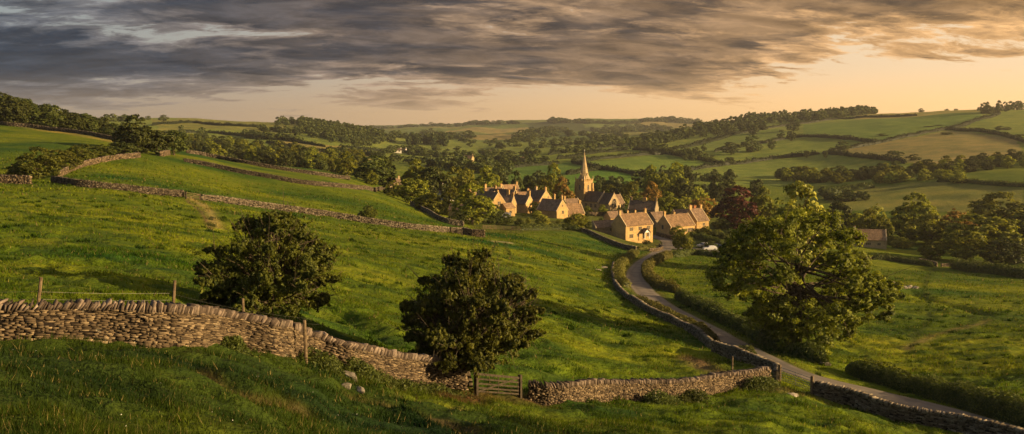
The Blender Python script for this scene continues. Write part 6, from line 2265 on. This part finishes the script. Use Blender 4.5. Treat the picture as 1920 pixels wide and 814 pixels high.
def grass_band(r0, r1, dens, h0, w0, seed, amin=-0.585, amax=0.585):
    rs2 = np.random.RandomState(seed)
    area = 0.5 * (amax - amin) * (r1 * r1 - r0 * r0)
    n = int(area * dens)
    th = rs2.uniform(amin, amax, n)
    r = np.sqrt(rs2.uniform(r0 * r0, r1 * r1, n))
    x, y = r * np.sin(th), r * np.cos(th)
    d = grid_lookup(np.minimum(dl, 99.0), x, y)
    patch = fbm(x / 3.0 + 9, y / 2.2, 3)
    keep = (d > 2.2) & (rs2.rand(n) < 0.62 + patch * 2.0) & (rs2.rand(n) < np.clip((1.02 - (r - r0) / (r1 - r0)) * 4, 0, 1))
    x, y, r, patch = x[keep], y[keep], r[keep], patch[keep]
    n = len(x)
    z = grid_lookup(ZG, x, y) + CAMZ
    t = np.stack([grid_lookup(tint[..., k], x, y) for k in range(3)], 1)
    lush = fbm(x / 1.1 - 4, y / 0.9, 2)
    h = h0 * (0.55 + 0.7 * rs2.rand(n)) * np.clip(1.1 + 2.6 * lush + 1.6 * patch, 0.3, 2.6)
    a = rs2.uniform(0, 2 * math.pi, n)
    w = w0 * rs2.uniform(0.6, 1.3, n)
    ux, uy = np.cos(a) * w, np.sin(a) * w
    lx = h * (rs2.normal(0.12, 0.40, n))
    ly = h * (rs2.normal(-0.15, 0.40, n))
    A = np.stack([x - ux, y - uy, z - 0.03], 1)
    B = np.stack([x + ux, y + uy, z - 0.03], 1)
    C = np.stack([x + lx, y + ly, z + h], 1)
    V = np.stack([A, B, C], 1)
    dry = rs2.rand(n) < 0.07
    c = t * np.clip(rs2.normal(1.0, 0.20, (n, 1)), 0.5, 1.7)
    c[dry] = np.array([0.26, 0.21, 0.08]) * rs2.uniform(0.6, 1.1, (dry.sum(), 1))
    GV.append(V.reshape(-1, 3).astype(np.float32))
    GC.append(np.repeat(c, 3, axis=0).astype(np.float32))


grass_band(10.5, 18, 700, 0.13, 0.009, 1)
grass_band(18, 30, 330, 0.14, 0.013, 2)
grass_band(30, 50, 120, 0.15, 0.020, 3)
grass_band(50, 85, 42, 0.16, 0.034, 4)
grass_band(85, 150, 12, 0.18, 0.06, 5)
grass_band(150, 260, 3.2, 0.24, 0.13, 6)
# rank tufts and thistles the stock leave standing
rs2 = np.random.RandomState(31)
dl_cap = np.minimum(dl, 99.0)
for r0, r1, nt, hb, wb_ in ((11, 30, 240, 0.26, 0.011), (30, 80, 700, 0.30, 0.028), (80, 190, 900, 0.40, 0.075)):
    th = rs2.uniform(-0.585, 0.585, nt)
    r = np.sqrt(rs2.uniform(r0 * r0, r1 * r1, nt))
    cx0, cy0 = r * np.sin(th), r * np.cos(th)
    ok = (grid_lookup(dl_cap, cx0, cy0) > 2.6) & (fbm(cx0 / 9.0, cy0 / 7.0, 2) > -0.04)
    cx0, cy0 = cx0[ok], cy0[ok]
    nb = 44
    cs = rs2.uniform(0.12, 0.42, len(cx0))
    x = np.repeat(cx0, nb) + rs2.normal(0, 1, len(cx0) * nb) * np.repeat(cs, nb)
    y = np.repeat(cy0, nb) + rs2.normal(0, 0.7, len(cx0) * nb) * np.repeat(cs, nb)
    z = grid_lookup(ZG, x, y) + CAMZ
    n = len(x)
    h = hb * rs2.uniform(0.4, 1.15, n)
    a = rs2.uniform(0, 2 * math.pi, n)
    w = wb_ * rs2.uniform(0.6, 1.3, n)
    ux, uy = np.cos(a) * w, np.sin(a) * w
    V3 = np.stack([np.stack([x - ux, y - uy, z - 0.03], 1), np.stack([x + ux, y + uy, z - 0.03], 1), np.stack([x + h * rs2.normal(0, 0.45, n), y + h * rs2.normal(0, 0.45, n), z + h], 1)], 1)
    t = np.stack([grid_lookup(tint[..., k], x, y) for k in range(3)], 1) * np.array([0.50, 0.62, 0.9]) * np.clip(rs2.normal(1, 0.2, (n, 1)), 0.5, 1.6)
    GV.append(V3.reshape(-1, 3).astype(np.float32))
    GC.append(np.repeat(t, 3, axis=0).astype(np.float32))
V = np.concatenate(GV)
me = mesh_np('meadow_grass', V, np.arange(len(V)).reshape(-1, 3), colors={'tint': np.concatenate(GC)})
o = obj('meadow_grass', me, M['grass'])
tag(o, 'uneven green grass covering the pastures', 'grass', kind='stuff')
print('blades', len(V) // 3)

# small white flowers in the lower meadow
rs2 = np.random.RandomState(4)
n = 80
th, r = rs2.uniform(-0.55, 0.1, n), np.sqrt(rs2.uniform(12 ** 2, 30 ** 2, n))
x, y = r * np.sin(th), r * np.cos(th)
z = grid_lookup(ZG, x, y) + CAMZ + rs2.uniform(0.1, 0.2, n)
Vq, Fq = leaf_quads(np.stack([x, y, z], 1), np.tile([0.2, -0.6, 0.7], (n, 1)), 0.024, rs2, 1.0)
o = obj('wildflowers', mesh_np('wildflowers', Vq, Fq), M['petal'])
tag(o, 'tiny white flowers dotted through the lower meadow', 'flowers', kind='stuff')

# ------------------------------------------------------------ evening haze
def mat_haze():
    m = bpy.data.materials.new('evening_haze')
    m.use_nodes = True
    T = NT(m.node_tree)
    v = T.n('ShaderNodeVolumePrincipled')
    v.inputs['Color'].default_value = (0.92, 0.90, 0.88, 1)
    v.inputs['Density'].default_value = 0.00008
    v.inputs['Anisotropy'].default_value = 0.35
    out = T.n('ShaderNodeOutputMaterial')
    T.t.links.new(v.outputs[0], out.inputs['Volume'])
    return m


zlo = float(ZG.min()) + CAMZ - 1.0
zhi = max(float(ZG.max()) + CAMZ, CAMZ) + 40
mb = MB()
mb.box(-5300, 5300, -5300, 5300, zlo, zhi)
HAZE = mb.build('haze', mat_haze())
tag(HAZE, 'thin golden evening haze filling the valley', 'haze', kind='stuff')
